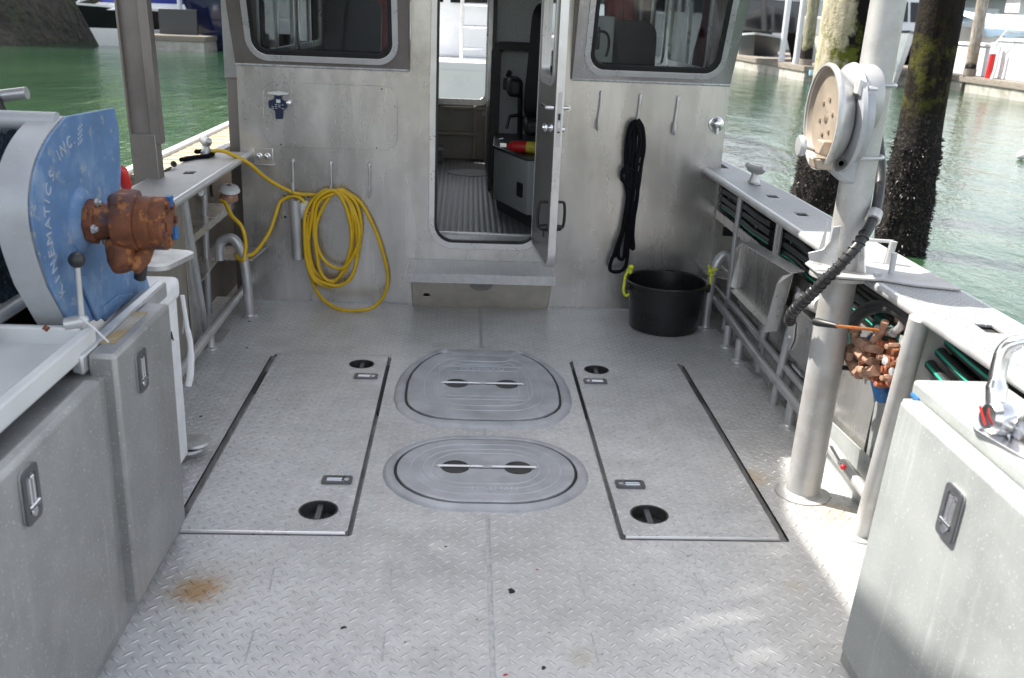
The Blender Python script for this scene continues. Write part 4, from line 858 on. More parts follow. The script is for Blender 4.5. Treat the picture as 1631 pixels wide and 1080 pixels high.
# ---- hoses in the bulwark recess
def hose_bundle(y0, y1, lab, n=7, sag=.0, x0=1.50):
    t = thing('hose_bundle', lab, 'hoses', (x0, (y0+y1)/2, .72), 'hydraulic hoses stowed under the right cap rail'); random.seed(int(y0*100))
    for i in range(n):
        x = x0+(.024*(i % 3))-.02; z = .655+.043*(i//3)+.010*(i % 3)
        pts = [(x+.004*math.sin(i*2+k*.9), y0+(y1-y0)*k/8, z+.004*math.sin(i+k*.8)-sag*math.sin(math.pi*k/8)) for k in range(9)]
        g = MB(); g.tube(smooth_path(pts, 4), .0175, 12); h = g.build('hose', 'black', t)
        g = MB(); g.tube([Vector(pts[0])+Vector((0, .012, 0)), Vector(pts[0])+Vector((0, -.02, 0))], .0205, 12); g.build('hose_end', 'hose_black', h)
        g = MB(); g.tube([Vector(p)+Vector((-.0125, 0, -.008)) for p in smooth_path(pts, 4)], .0052, 6); g.build('green_stripe', 'dkgreen' if i % 4 else 'green_hose', h)
    for yy in (y0+.12*(y1-y0), y0+.72*(y1-y0)):
        g = MB(); g.tube([(x0-.02, yy, .65), (x0-.018, yy, .76), (x0+.06, yy, .77), (x0+.065, yy, .655)], .0024, 6, closed=True); g.build('zip_tie', 'gutter', t)
hose_bundle(5.44, 4.50, 'green striped black hoses between the cabin corner and first right bulwark frame', 9)
hose_bundle(4.30, 3.66, 'black hoses with green stripes in the second recess of the right bulwark', 9)
hose_bundle(3.56, 2.78, 'black and green hoses behind the mast above the rusty valves', 6)
t = thing('hose_bundle', 'thick grey hoses with bright green stripes leaving the stanchion toward the right cabinet', 'hoses', (1.5, 2.3, .72), 'hydraulic hoses stowed under the right cap rail')
for i, (dz, dx) in enumerate(((0, 0), (-.045, -.02), (.035, .02), (-.02, .045), (.03, .06))):
    pts = [(1.47+dx, 2.80, .73+dz), (1.455+dx, 2.66, .72+dz), (1.45+dx, 2.4, .70+dz*1.2), (1.46+dx, 2.0, .68+dz*1.3), (1.46+dx, 1.4, .66+dz)]
    g = MB(); g.tube(smooth_path(pts, 6), .017, 12); h = g.build('hose', 'hose_black', t)
    g = MB(); g.tube([Vector(p)+Vector((-.013, -.0, .006)) for p in smooth_path(pts, 6)], .0052, 6); g.build('green_stripe', 'green_hose', h)
g = MB(); g.box((1.42, -1.0, .64), (1.60, 2.62, .648)); g.build('hose_tray', 'gutter', sb)

# ================================================================ MAST
M['brass_dull'] = surf('stained pin', (.34, .27, .18), .4, .5, .2, 20)
mx, my = 1.283, 3.17
mast = thing('mast', 'thick weathered aluminium mast rising from the deck at the right bulwark', 'mast', (mx, my, 0))
mtop = Vector((1.35, 3.17, 3.2)); mbase = Vector((mx, my, 0))
def mp(z): return mbase.lerp(mtop, z/3.2)
g = MB(); g.tube([mbase, mp(.6), mp(1.4), mtop], [.062, .059, .055, .054], 36); g.build('pole', 'pipe_worn', mast)
g = MB(); g.lathe([(.100, 0), (.100, .004), (.09, .006), (.072, .007), (.063, .016)], mbase+Vector((0, 0, .001)), seg=32); g.build('base_ring', 'pipe_worn', mast)
zc = .85
g = MB(); g.lathe([(.105, -.012), (.105, .0), (.098, .002), (.098, .008), (.067, .008)], mp(zc), seg=36); col = g.build('collar', 'pipe_worn', mast)
fin(sheet([(1.19, 3.09), (1.24, 3.04), (1.38, 3.02), (1.47, 2.96), (1.60, 2.92), (1.60, 3.42), (1.45, 3.38), (1.36, 3.30), (1.24, 3.29), (1.19, 3.22)], [], .008, Matrix.Translation((0, 0, .866))), 'collar_plate', 'pipe_worn', mast, bevel=.002)
for a in (-60, 20, 95, 160):
    d = Vector((math.cos(R(a)), math.sin(R(a)), 0)); q = d.cross(Vector((0, 0, 1)))*.003; c = mp(zc+.02)
    g = MB(); g.prism([c+d*.066-q, c+d*.098-q, c+d*.085-q+Vector((0, 0, .05)), c+d*.066-q+Vector((0, 0, .16))], q*2); g.build('gusset', 'bright', mast, smooth=False)
g = MB(); pts = [at(x, y, 1, 3.12) for x, y in ((1288, 403), (1290, 415), (1330, 425), (1340, 360), (1327, 362), (1322, 385), (1310, 398))]
g.prism(pts, (0, .008, 0)); g.build('hook_bracket', 'bright', mast, bevel=.001)
g = MB(); g.cyl((1.445, 3.10, .870), (1.445, 3.10, .94), .010); g.build('rail_pin', 'pipe', mast)
g = MB(); g.cyl((1.49, 3.24, .870), (1.50, 3.24, .95), .013); g.tube([(1.40, 3.28, .945), (1.50, 3.245, .948)], .006, 8); g.build('rail_pin', 'pipe', mast)
g = MB(); g.lathe([(.014, 0), (.014, .008), (0, .009)], (1.385, 3.07, .87), seg=6); g.build('bolt', 'pipe', mast)
g = MB(); p = at(1374, 203, 1, 3.10); g.prism([p+Vector((-.022, 0, -.02)), p+Vector((.0, 0, -.02)), p+Vector((-.004, 0, .01)), p+Vector((-.018, 0, .01))], (0, .01, 0)); g.build('warning_plate', 'gutter', mast)
# power reel bolted to the mast
M['brass_dull2'] = surf('dirty hub', (.27, .22, .175), .4, .5, .4, 40)
pr = thing('line_hauler', 'round hydraulic line hauler with worn brass coloured dish bolted to the mast', 'hauler', (1.2, 3.1, 1.35))
hc = Vector((1.155, 3.12, 1.375)); hr = .166; ax = Vector((-1, .03, 0)).normalized()
M['brass_worn'] = surf('worn dish face', (.33, .275, .22), .3, .5, .25, 7, .4, (.16, .09, .05), 30, bump=.2, stain=(.42, .36, .28), stain_amt=.5, stain_scale=5)
g = MB(); g.lathe([(hr*.98, .0), (hr, .012), (hr*1.0, .018), (hr*.955, .020), (hr*.94, .012), (hr*.80, -.006), (hr*.45, -.022), (.05, -.028), (0, -.028)], hc, ax, 48); dish = g.build('dish', 'brass_worn', pr)
g = MB(); g.lathe([(hr*.94, .013), (hr*.96, .020), (hr*1.005, .020), (hr*1.015, .012), (hr*1.0, .002), (hr*.93, -.010), (hr*.75, -.045), (hr*.70, -.05), (hr*.68, -.045), (hr*.9, -.006)], hc, ax, 48, loop=True); g.build('dish_rim', 'gutter', dish)
g = MB(); g.lathe([(.0, .0), (hr*1.02, .0), (hr*1.04, -.012), (hr*.86, -.028), (hr*.84, -.05)], hc+ax*-.055, ax, 48)
g.build('inner_flange', 'reel_grey', pr)
u_ = ax.orthogonal().normalized(); v_ = ax.cross(u_)
g = MB(); g.lathe([(.03, -.03), (.028, -.005), (.016, .004), (0, .006)], hc, ax, 16)
for k in range(6):
    a = k*math.pi/3; q = hc+(u_*math.cos(a)+v_*math.sin(a))*.058; g.lathe([(.018, -.03), (.016, -.008), (.008, -.006), (.008, .004), (.0, .006)], q, ax, 8)
g.build('hub_bolt', 'brass_dull2', dish)
g = MB(); p = at(1283, 225, 1, 3.0); g.lathe([(.008, -.012), (.03, -.01), (.034, 0), (.03, .01), (.008, .012)], at(1276, 232, 1, 3.04), ax, 20); g.tube([at(1276, 232, 1, 3.04), at(1300, 240, 1, 3.08)], .007, 8); g.build('fairlead_roller', 'pipe', pr)
g = MB(); a_ = at(1312, 222, 1, 3.06); g.prism([at(x, y, 1, 3.02) for x, y in ((1312, 225), (1343, 228), (1340, 243), (1315, 250), (1304, 246))], (0, .06, 0)); g.prism([at(x, y, 1, 3.03) for x, y in ((1299, 254), (1330, 256), (1327, 272), (1300, 270))], (0, .07, 0)); g.build('stripper_block', 'brass_worn', pr, bevel=.004)
g = MB(); g.prism([at(x, y, 1, 3.12) for x, y in ((1338, 130), (1368, 132), (1377, 150), (1372, 240), (1366, 296), (1346, 293), (1322, 272), (1326, 200))], (0, .06, 0)); g.build('housing', 'reel_grey', pr, bevel=.012)
g = MB(); c = at(1356, 138, 1, 3.1); g.lathe([(.0, .07), (.09, .068), (.108, .05), (.108, -.0), (.10, -.012)], Vector((1.285, 3.12, 1.435)), ax, 32); g.build('motor_cover', 'white_cast' if 'white_cast' in M else 'pipe_worn', pr)
g = MB(); g.prism([at(x, y, 1, 3.10) for x, y in ((1342, 158), (1358, 158), (1351, 215), (1346, 215))], (0, .03, 0)); g.build('valve_lug', 'bright', pr, bevel=.003); g = MB(); g.prism([at(x, y, 1, 2.99) for x, y in ((1370, 126), (1384, 132), (1386, 150), (1376, 156), (1366, 150))], (0, .04, 0)); g.cyl(at(1384, 141, 1, 2.99), at(1398, 142, 1, 2.99), .009, .005, 8); g.build('valve_lug', 'bright', pr, bevel=.003)
g = MB(); g.lathe([(.016, 0), (.016, .006), (.009, .006), (.009, 0)], at(1339, 260, 1, 3.02), (0, -1, 0), 14); g.build('drain_plug', 'dark', pr)
g = MB()
for z in (1.25, 1.48): g.tube([mp(z)+Vector((.068*math.cos(a), .068*math.sin(a), 0)) for a in [k*math.pi/12 for k in range(24)]], .006, 6, closed=True)
g.build('mast_clamp', 'pipe', pr)
# wrapped hose
t = thing('wrapped_hose', 'spiral wrapped black hose curving down past the mast from the line hauler', 'hose', (1.36, 3.1, 1.1))
hp = [at(1396, 200, 1, 3.28), at(1402, 255, 1, 3.26), at(1401, 300, 1, 3.2), at(1392, 345, 1, 3.1), at(1370, 385, 1, 3.03), at(1345, 415, 1, 3.02), at(1315, 445, 1, 3.05), at(1285, 475, 1, 3.12), at(1262, 498, 1, 3.2), at(1258, 512, 1, 3.28)]
sp_ = smooth_path(hp, 14); g = MB(); g.tube(sp_, .0175, 14); g.build('hose', 'hose_black', t)
g = MB(); tot = 0; hel = []; up = Vector((0, 1, 0))
for i in range(len(sp_)-1):
    a, c = sp_[i], sp_[i+1]; T = (c-a).normalized(); n1_ = T.cross(up).normalized(); n2_ = T.cross(n1_); L0 = (c-a).length
    for k in range(6):
        s_ = tot+L0*k/6; ph = s_/.024*2*math.pi
        if i > 50: hel.append(a.lerp(c, k/6)+(n1_*math.cos(ph)+n2_*math.sin(ph))*.0185)
    tot += L0
g.tube(hel, .0032, 6); g.build('spiral_wrap', 'blackp', t)
g = MB(); g.tube([sp_[40], sp_[44]], .026, 12); g.build('zip_tie', 'gutter', t)

# ================================================================ VALVES under the rail
t = thing('valve_bank', 'orange rusty hydraulic valve bank with blue casting, fixed inside the right bulwark', 'valves', (1.43, 2.9, .5))
def A(x, y, X=1.42): return at(x, y, 0, X)
g = MB()
for (x, y, sx, sy, sz) in ((1408, 560, .035, .05, .03), (1416, 578, .035, .045, .026), (1400, 592, .03, .045, .022), (1430, 560, .03, .03, .04), (1424, 600, .03, .04, .03)):
    c = A(x, y, 1.43); g.box((c.x-sx, c.y-sy, c.z-sz), (c.x+sx, c.y+sy, c.z+sz))
vb = g.build('valve_body', 'rust_orange', t, bevel=.010)
g = MB()
for (x, y) in ((1397, 577), (1412, 588), (1398, 603), (1424, 573), (1432, 590), (1440, 600)):
    c = A(x, y, 1.39); g = MB(); g.lathe([(.016, 0), (.016, .012), (.010, .016), (.010, .022), (0, .022)], c, (-1, -.2, .1), 12); g.build('port_cap', 'rust_orange', vb)
g = MB()
for pts, r_ in ((((1362, 525), (1364, 542), (1378, 552), (1400, 556)), .017), (((1352, 556), (1355, 577), (1372, 590), (1392, 592)), .017), (((1368, 560), (1380, 572), (1395, 578)), .015), (((1360, 585), (1372, 594), (1388, 600)), .013), (((1395, 540), (1404, 528), (1410, 512)), .013)):
    g.tube(smooth_path([A(x, y, 1.375) for x, y in pts], 4), r_, 10); 
    a, c = A(*pts[0], 1.375), A(*pts[1], 1.375); g.tube([a.lerp(c, -.2), a.lerp(c, .35)], r_*1.35, 6)
g.build('elbow_fitting', 'rust_pale', t)
g = MB(); g.tube([A(1402, 600), A(1406, 628), A(1404, 638)], [.035, .03, .022], 12); g.build('blue_casting', 'blue2', t)
g = MB(); g.tube([A(1385, 545, 1.44), A(1400, 535, 1.44)], .02, 10); g.build('blue_casting', 'blue2', t)
g = MB(); g.tube([A(1350, 530, 1.43), A(1350, 555, 1.43)], .012, 8); g.build('blue_casting', 'blue2', t)
g = MB()
for (x, y) in ((1414, 575), (1425, 592), (1444, 548)): g.lathe([(.014, 0), (.014, .012), (0, .014)], A(x, y, 1.375), (-1, -.3, .2), 8)
g.build('steel_plug', 'pipe', t)
random.seed(12)
for k, (x, y) in enumerate(((1404, 548), (1420, 552), (1436, 560), (1390, 566), (1408, 570), (1428, 580), (1394, 586), (1412, 602), (1430, 606), (1400, 612), (1440, 575), (1380, 578))):
    c = A(x, y, 1.385-.004*(k % 3)); g = MB(); d = Vector((-1, -.35*(k % 2), .2-.1*(k % 3))); g.lathe([(.013, -.03), (.013, .004), (.0095, .008), (.0095, .016+.006*(k % 3)), (0, .018+.006*(k % 3))], c, d, 6 if k % 2 else 14)
    g.build('hex_fitting', ('rust_orange', 'rust_pale', 'rust')[k % 3], vb)
for (a_, c_) in (((1372, 545), (1382, 553)), ((1356, 560), (1354, 572)), ((1388, 592), (1396, 590)), ((1370, 562), (1377, 570)), ((1362, 590), (1370, 596))):
    g = MB(); g.tube([A(*a_, 1.372), A(*c_, 1.372)], .0215, 6); g.build('hex_nut', 'rust_pale', t)
g = MB(); g.tube([A(1425, 530, 1.41), A(1436, 520, 1.41), A(1440, 505, 1.41)], .014, 10); g.tube([A(1440, 548, 1.42), A(1442, 535, 1.42)], .017, 8); g.tube([A(1398, 524, 1.40), A(1424, 530, 1.40)], .016, 10); g.build('dark_fitting', 'gutter', t)
g = MB(); a, m_, e = A(1297, 512, 1.18), A(1330, 519, 1.22), A(1400, 526, 1.36)
g.tube([m_, e], .0055, 8); lv = g.build('lever_rod', 'orange_rod', t)
g = MB(); g.tube([a, a.lerp(m_, .15), a.lerp(m_, .6), m_.lerp(e, .05)], [.012, .0145, .012, .008], 12); g.build('lever_grip', 'black', lv)
g = MB(); g.tube([A(1333, 586, 1.36), A(1352, 586, 1.38)], .010, 10); g.build('lower_grip', 'black', t)
t2 = thing('hose_loop', 'black hoses with a green one looping over the orange valves', 'hoses', (1.43, 2.9, .65))
for pts, mt, r_ in ((((1360, 548), (1362, 520), (1378, 500), (1405, 492), (1430, 500), (1448, 518), (1455, 530)), 'hose_black', .014), (((1352, 560), (1352, 520), (1366, 498), (1395, 484), (1425, 488), (1450, 508), (1462, 525)), 'hose_black', .014),
        (((1395, 488), (1420, 492), (1440, 505), (1458, 522)), 'green_hose', .006), (((1356, 530), (1357, 545), (1356, 565)), 'dkgreen', .012)):
    g = MB(); g.tube(smooth_path([A(x, y, 1.40) for x, y in pts], 6), r_, 10); g.build('hose', mt, t2)
g = MB(); g.tube([(1.47, 2.98, .40), (1.46, 2.98, .60), (1.46, 3.02, .80)], .020, 12); g.tube([(1.45, 2.93, .64), (1.45, 2.92, .70)], .027, 12); g.build('drain_pipe', 'rust_pale', t)
g = MB(); g.tube([(1.42, 3.08, .72), (1.43, 2.86, .70)], .019, 12); g.tube([(1.42, 3.08, .69), (1.43, 2.88, .665)], .019, 12); o = g.build('green_pipes', 'dkgreen', loc=(1.42, 3, .7)); tag(o, 'two short dark green hoses immediately right of the mast under the collar', 'hoses')
p0 = at(1343, 744, 0, 1.37); t3 = thing('spike_rod', 'small rod with red ball tip at the bulwark foot by the mast', 'rod', tuple(p0)); g = MB(); g.tube([p0, p0+Vector((.01, .28, .03))], .006, 8); g.build('rod', 'pipe', t3); g = MB(); g.ball(p0, .011, 10, 8); g.build('ball_tip', 'red', t3)

# ================================================================ BUCKET, ROPES, HOSE
bk = thing('bucket', 'large black plastic bucket with yellow rope handles beside the right corner', 'bucket', (1.14, 5.165, 0))
g = MB(); g.lathe([(0, .004), (.185, .004), (.19, .012), (.205, .14), (.222, .262), (.232, .262), (.234, .275), (.226, .279), (.218, .272), (.200, .14), (.185, .02), (0, .018)], (1.14, 5.165, 0), seg=56); g.build('shell', 'blackp', bk)
for s_ in (-1, 1):
    c = Vector((1.14+s_*.225, 5.165-.03, .255)); g = MB(); g.box((c.x-.012, c.y-.025, c.z-.03), (c.x+.012, c.y+.025, c.z+.012)); g.build('lug', 'blackp', bk, bevel=.004)
p = [at(x, y, 1, 5.1) for x, y in ((1003, 424), (1000, 432), (996, 440), (994, 452), (993, 464), (997, 471), (1002, 468))]
g = MB(); g.tube(smooth_path(p, 5), .0075, 8); g.ball(p[0]+Vector((.006, -.01, -.004)), .016, 10, 8); g.ball(p[1]+Vector((.012, -.012, -.0)), .012, 10, 8); g.build('rope_handle', 'yellow_rope', bk)
g = MB(); q = at(1132, 432, 1, 5.1)
g.ball(q, .017, 10, 8); g.ball(q+Vector((.003, -.006, -.02)), .013, 10, 8); g.tube([q, q+Vector((-.018, -.01, .035))], .0075, 8); g.tube([q, q+Vector((.032, -.01, .018))], .0075, 8); g.tube([q, q+Vector((.0, -.012, -.03)), q+Vector((.004, -.01, -.07))], .0075, 8); g.build('rope_handle', 'yellow_rope', bk)
# black rope coil
yw = YW-.05
def strand(px, y0, y1, r_, g):
    n_ = len(px); pts = [at(x, y, 1, y0+(y1-y0)*k/(n_-1)) for k, (x, y) in enumerate(px)]; g.tube(smooth_path(pts, 6), r_, 9)
g = MB()
S_ = (((1016, 190), (1024, 205), (1026, 235), (1022, 260), (1018, 290), (1012, 330), (1008, 370), (1009, 395), (1005, 392), (1002, 370)),
    ((1014, 192), (1004, 200), (998, 230), (997, 265), (1001, 300), (996, 340), (988, 380), (974, 415), (972, 430), (984, 433), (996, 425), (1000, 400), (1003, 360), (1010, 300), (1016, 250), (1020, 210), (1014, 192)),
    ((1012, 195), (1002, 215), (1002, 250), (995, 272), (990, 280), (996, 292), (1000, 320), (994, 360), (985, 400), (987, 412), (994, 408), (998, 370), (1004, 320), (1008, 270), (1012, 220), (1016, 195)),
    ((1017, 192), (1025, 215), (1020, 245), (1008, 262), (1005, 290), (1008, 330), (1004, 360)),
    ((1010, 200), (1008, 240), (1004, 280), (1000, 330), (990, 370), (980, 400), (979, 410)),
    ((1013, 196), (1020, 225), (1012, 260), (1016, 300), (1011, 340), (1000, 380)),
    ((1007, 205), (1000, 240), (1006, 275), (1003, 310)), ((990, 276), (996, 268), (1010, 272), (1019, 280), (1012, 292), (998, 292), (989, 284)), ((998, 295), (1006, 300), (1015, 297)),
    ((999, 262), (1008, 258), (1020, 262)))
for k, s_ in enumerate(S_): strand(s_, yw-.012*(k % 3), yw-.008*((k+1) % 3), .0105, g)
o = g.build('black_rope', 'rope_black', loc=(.95, yw, .9)); tag(o, 'long black rope coil hanging on the middle hook right of the door', 'rope')
# yellow hose
g = MB(); yh = YW-.035
def hz(px, y0=None, r_=.0105, ys=None):
    pts = []
    for k, (x, y) in enumerate(px):
        Y = ys[k] if ys else (y0 if y0 else yh); pts.append(at(x+1.3*math.sin(k*2.3), y+1.0*math.cos(k*3.1), 1, Y))
    g.tube(smooth_path(pts, 7), r_, 10)
hz(((338, 240), (352, 241), (370, 245), (395, 261), (420, 280), (445, 297), (470, 307), (495, 311), (520, 309), (540, 303), (556, 307), (575, 325), (595, 362), (610, 400), (617, 440), (612, 470), (596, 488), (570, 495), (542, 492), (515, 478), (499, 455), (492, 425), (485, 390), (486, 345), (497, 320), (515, 308)),
   ys=[5.28, 5.25, 5.25, 5.28, 5.36, 5.42, yh, yh, yh-.01, yh-.02, yh, yh, yh, yh, yh, 5.40, 5.32, 5.30, 5.32, 5.38, yh, yh, yh, yh, yh, yh-.01])
hz(((352, 318), (358, 325), (370, 342), (384, 362), (391, 385), (391, 405), (386, 414), (378, 411), (380, 402), (395, 408), (412, 396), (428, 372), (437, 345), (448, 322), (464, 312), (480, 318), (492, 332), (500, 345)),
   ys=[5.22, 5.2, 5.15, 5.12, 5.11, 5.1, 5.09, 5.13, 5.2, 5.22, 5.3, 5.38, 5.42, yh, yh, yh, yh, yh])
loops = (((532, 302), (512, 312), (497, 335), (490, 365), (490, 405), (498, 435), (515, 451), (540, 453), (560, 440), (572, 400), (575, 360), (566, 325), (550, 306)),
    ((528, 308), (508, 325), (501, 360), (502, 400), (510, 430), (525, 448), (540, 441), (556, 415), (564, 370), (558, 330), (545, 311)),
    ((524, 305), (503, 320), (494, 350), (492, 390), (500, 425), (512, 445), (530, 448), (550, 428), (559, 385), (553, 340), (540, 310)),
    ((530, 310), (515, 325), (505, 355), (505, 385), (512, 410), (530, 426), (550, 424), (566, 400), (571, 365), (562, 328), (545, 308)),
    ((520, 304), (500, 316), (487, 345), (484, 385), (490, 425), (505, 448), (527, 456), (551, 450), (565, 432), (569, 395), (564, 350), (552, 318)))
for k, lp in enumerate(loops):
    pts = [at(x+1.6*math.sin(j*1.9+k*2), y+1.6*math.cos(j*2.7+k), 1, yh-.012-.011*((k+int(j/3)) % 3)) for j, (x, y) in enumerate(lp)]; g.tube(smooth_path(pts, 6, True), .0102, 10, closed=True)
o = g.build('yellow_hose', 'yellow', loc=(-.75, yh, .4)); tag(o, 'yellow hose coiled on the wall hook left of the door', 'hose')
# ================================================================ CABINETS
lc = thing('cabinet', 'grey aluminium cabinet with two latched doors at the left, under the white tray', 'cabinet', (-1.2, 1.5, 0))
g = MB(); g.box((-1.20, -1.4, .0), (-.905, 2.835, .735)); g.box((-1.66, -1.4, 0), (-1.2, 2.30, .735)); g.build('body', 'alum_dull', lc, bevel=.004)
def door_panel(y0, y1, z0, z1, x0, x1, nm, mat, par, lab=None):
    g = MB(); g.box((x0, y0, z0), (x1, y1, z1)); return g.build(nm, mat, par, bevel=.012, label=lab, seg=3)
dB = door_panel(2.335, 2.80, .06, .792, -.945, -.872, 'door', 'alum_dull', lc)
dA = door_panel(1.15, 2.245, .06, .762, -.925, -.882, 'door', 'alum_dull', lc)
door_panel(-.1, 1.14, .06, .762, -.925, -.882, 'door', 'alum_dull', lc)
def side_latch(par, y, z, x, s, dirx, scale):
    return latch_parts(par, (x, y, z), (0, -dirx*-1, 0) if False else (0, 1*dirx, 0), (0, 0, 1), scale)
def upright_latch(par, x, y, z, nx, sc):
    u = (0, 1, 0) if nx > 0 else (0, -1, 0)
    return latch_parts(par, (x, y, z), u, (0, 0, 1), sc)
upright_latch(dB, -.868, 2.50, .69, 1, 1.05); upright_latch(dA, -.878, 1.815, .675, 1, 1.12)
g = MB(); g.prism([(-.975, 2.31, .80), (-.945, 2.31, .795), (-.945, 3.02, .795), (-.975, 3.02, .80)], (0, 0, -.05)); g.build('edge_rail', 'pipe', lc, bevel=.006)
g = MB(); g.prism([(-1.0, 2.30, .74), (-1.0, 3.05, .74), (-1.20, 3.05, .74), (-1.20, 2.30, .74)], (0, 0, .02)); g.build('reel_shelf', 'alum_dull', lc)
M['stain_top'] = surf('stained door top', (.45, .42, .36), .3, .5, .3, 10, .7, (.42, .27, .06), 9, spot_cut=.5)
g = MB(); g.box((-.942, 2.42, .7925), (-.905, 2.70, .7935)); g.build('rust_stain', 'stain_top', dB, smooth=False)
# white tray
t = thing('fish_tray', 'large white plastic tray with raised rim on top of the left cabinet', 'tray', (-1.4, 1.3, .77))
g = MB(); zt = .79
g.box((-2.2, -.5, .775), (-.965, 2.43, zt)); g.build('tray_floor', 'white', t, bevel=.003)
g = MB(); g.box((-.985, -.5, .776), (-.955, 2.44, .832)); g.box((-2.2, 2.415, .7765), (-.9855, 2.44, .835)); g.build('rim', 'white', t, bevel=.006)
g = MB(); 
o_ = at(73, 524, 2, .84)
g.tube([(o_.x-.004, o_.y-.0, .836), (o_.x+.003, o_.y+.006, .846)], .008, 8); g.build('rust_bolt', 'rust', t)
# right cabinet
rc = thing('cabinet', 'pale sunlit aluminium cabinet at the lower right with a latched door and lid', 'cabinet', (1.3, 1.3, 0))
g = MB(); g.box((1.115, -1.2, .0), (1.365, 2.19, .78)); g.build('body', 'alum_pale', rc, bevel=.004)
rd = door_panel(.55, 2.135, .075, .80, 1.08, 1.135, 'door', 'alum_pale', rc)
door_panel(-1.1, .54, .075, .80, 1.08, 1.135, 'door', 'alum_pale', rc)
g = MB(); g.box((1.137, -1.2, .785), (1.36, 2.20, .828)); g.build('lid', 'alum_pale', rc, bevel=.010, seg=3)
upright_latch(rd, 1.076, 1.80, .672, -1, 1.1)
g = MB(); g.tube([(1.14, 2.15, .79), (1.14, 2.19, .79)], .008, 8); g.build('blue_pin', 'blue2', rc)
for o in [x for x in bpy.data.objects if x.parent and x.type == 'MESH' and (x.parent == rc or x.parent.parent == rc or (x.parent.parent and x.parent.parent.parent == rc))]:
    for v in o.data.vertices: v.co.x -= .010+.055*max(0, .8-v.co.z)
# chrome throttle
t = thing('throttle_control', 'chrome single lever throttle on top of the right cabinet', 'throttle', (1.24, 1.83, .83))
b0 = Vector((1.23, 1.80, .83))
fin(sheet(rrect(-.07, -.11, .07, .11, .03, 6), [], .008, Matrix.Translation((b0.x, b0.y, .833)) @ Matrix.Rotation(R(12), 4, 'Z')), 'base', 'chrome', t, bevel=.003)
g = MB(); g.ball((1.24, 1.79, .835), (.052, .09, .062), 28, 16); g.build('dome', 'chrome', t)
g = MB(); g.lathe([(.032, 0), (.036, .01), (.034, .03), (.024, .04), (.0, .043)], (1.195, 1.86, .862), (-1, -.1, .15), 28); hub = g.build('pivot', 'chrome', t)
g = MB(); c = Vector((1.150, 1.857, .871)); g.prism([c+Vector((-.003, .012, .014)), c+Vector((-.003, .016, .011)), c+Vector((-.003, -.014, -.015)), c+Vector((-.003, -.018, -.012))], (-.002, 0, 0)); g.build('red_mark', 'red', hub)
g = MB(); g.tube(smooth_path([(1.178, 1.865, .87), (1.178, 1.885, .93), (1.185, 1.895, .985), (1.205, 1.885, 1.01), (1.24, 1.865, 1.018), (1.30, 1.835, 1.018)], 6), [.020]*6+[.016]*12+[.014]*13, 14); g.build('lever', 'chrome', t)
t.location.x -= .016; t.location.y += .0; t.scale = (1.12, 1.12, 1.12); t.location.z -= .0
g = MB()
for (x, y) in ((1.185, 1.735), (1.20, 1.71), (1.185, 1.87)): g.lathe([(.006, 0), (.005, .003), (0, .003)], (x, y, .837), seg=10)
g.build('screw', 'dark', t)

# ================================================================ NET REEL
nr = thing('net_reel', 'blue and grey net reel with worn blue side plate and raised lettering', 'reel', (-1.2, 2.6, .76))
X0 = -1.03
def B(x, y, X=X0): 
    p = at(x, y, 0, X); return (p.y, p.z)
out = [B(*q) for q in ((118, 526), (80, 455), (62, 400), (52, 350), (52, 300), (62, 255), (80, 218), (106, 186), (183, 172), (189, 200), (193, 270), (192, 300), (212, 355), (228, 420), (240, 463))]
out = [out[0]]+[(p.x, p.y) for p in smooth_path([(*q, 0) for q in out[1:8]], 5)]+out[8:]
YM = lambda X: Matrix(((0, 0, 1, X), (1, 0, 0, 0), (0, 1, 0, 0), (0, 0, 0, 1)))
sp = fin(sheet(out, [], .012, YM(X0-.006)), 'side_plate', 'blue', nr, bevel=.002)
# grey band running away to the far side along the arc
arc = [Vector(p) for p in out[:36]] if False else [Vector((*p, 0)) for p in out[:out.index(out[0])+32]]
g = MB(); vs = []; na = len(arc); W_ = .185
for i, q in enumerate(arc):
    w = .088
    vs += [(X0-.004, q.x, q.y), (X0-w, q.x-.0, q.y), (X0-w, q.x+.012, q.y+.0), (X0-.004, q.x+.012, q.y)]
fs = []
for i in range(na-1):
    for k in range(4): fs.append((i*4+k, i*4+(k+1) % 4, (i+1)*4+(k+1) % 4, (i+1)*4+k))
fs += [(0, 1, 2, 3), tuple(range(na*4-4, na*4))]
g.add(vs, fs); g.build('rim_band', 'reel_grey', nr)
top = arc[-1]
g = MB(); g.tube([(X0-.02, top.x-.01, top.y-.012), (-2.6, top.x-.01, top.y-.012)], .024, 16); g.build('top_tube', 'reel_grey', nr)
g = MB(); q = out[-8] if False else B(125, 183)
# embossed lettering following the rim
ms = []
path = [('K', 98, 464), ('I', 92, 444), ('N', 86, 424), ('E', 82, 403), ('M', 79, 380), ('A', 76.5, 357), ('T', 75, 337), ('I', 75, 321), ('C', 77, 303), ('S', 82, 281), ('I', 93, 249), ('N', 100, 239), ('C', 110, 228), ('.', 117, 221)]
pos = [Vector((0, *B(x, y, X0+.001))) for _, x, y in path]
for i, (ch, x, y) in enumerate(path):
    a = pos[max(i-1, 0)]; c = pos[min(i+1, len(pos)-1)]; tdir = (c-a).normalized(); o = pos[i].copy(); o.x = X0+.001
    up_ = Vector((1, 0, 0)).cross(tdir)
    ms.append(text_mesh(ch, .045, frame_mtx(o, tdir, up_), .0012))
for i in range(4):
    c = B(124, 232-8*i); 
    for j in range(3): 
        g2 = MB(); g2.box((X0-.001, c[0]+.012*j, c[1]+.004*j), (X0+.0012, c[0]+.012*j+.007, c[1]+.004*j+.007)); ms.append(g2.mesh())
lt_ = join_meshes(ms).mesh(merge=False); fin(lt_, 'raised_lettering', 'silver_text', sp, smooth=False)
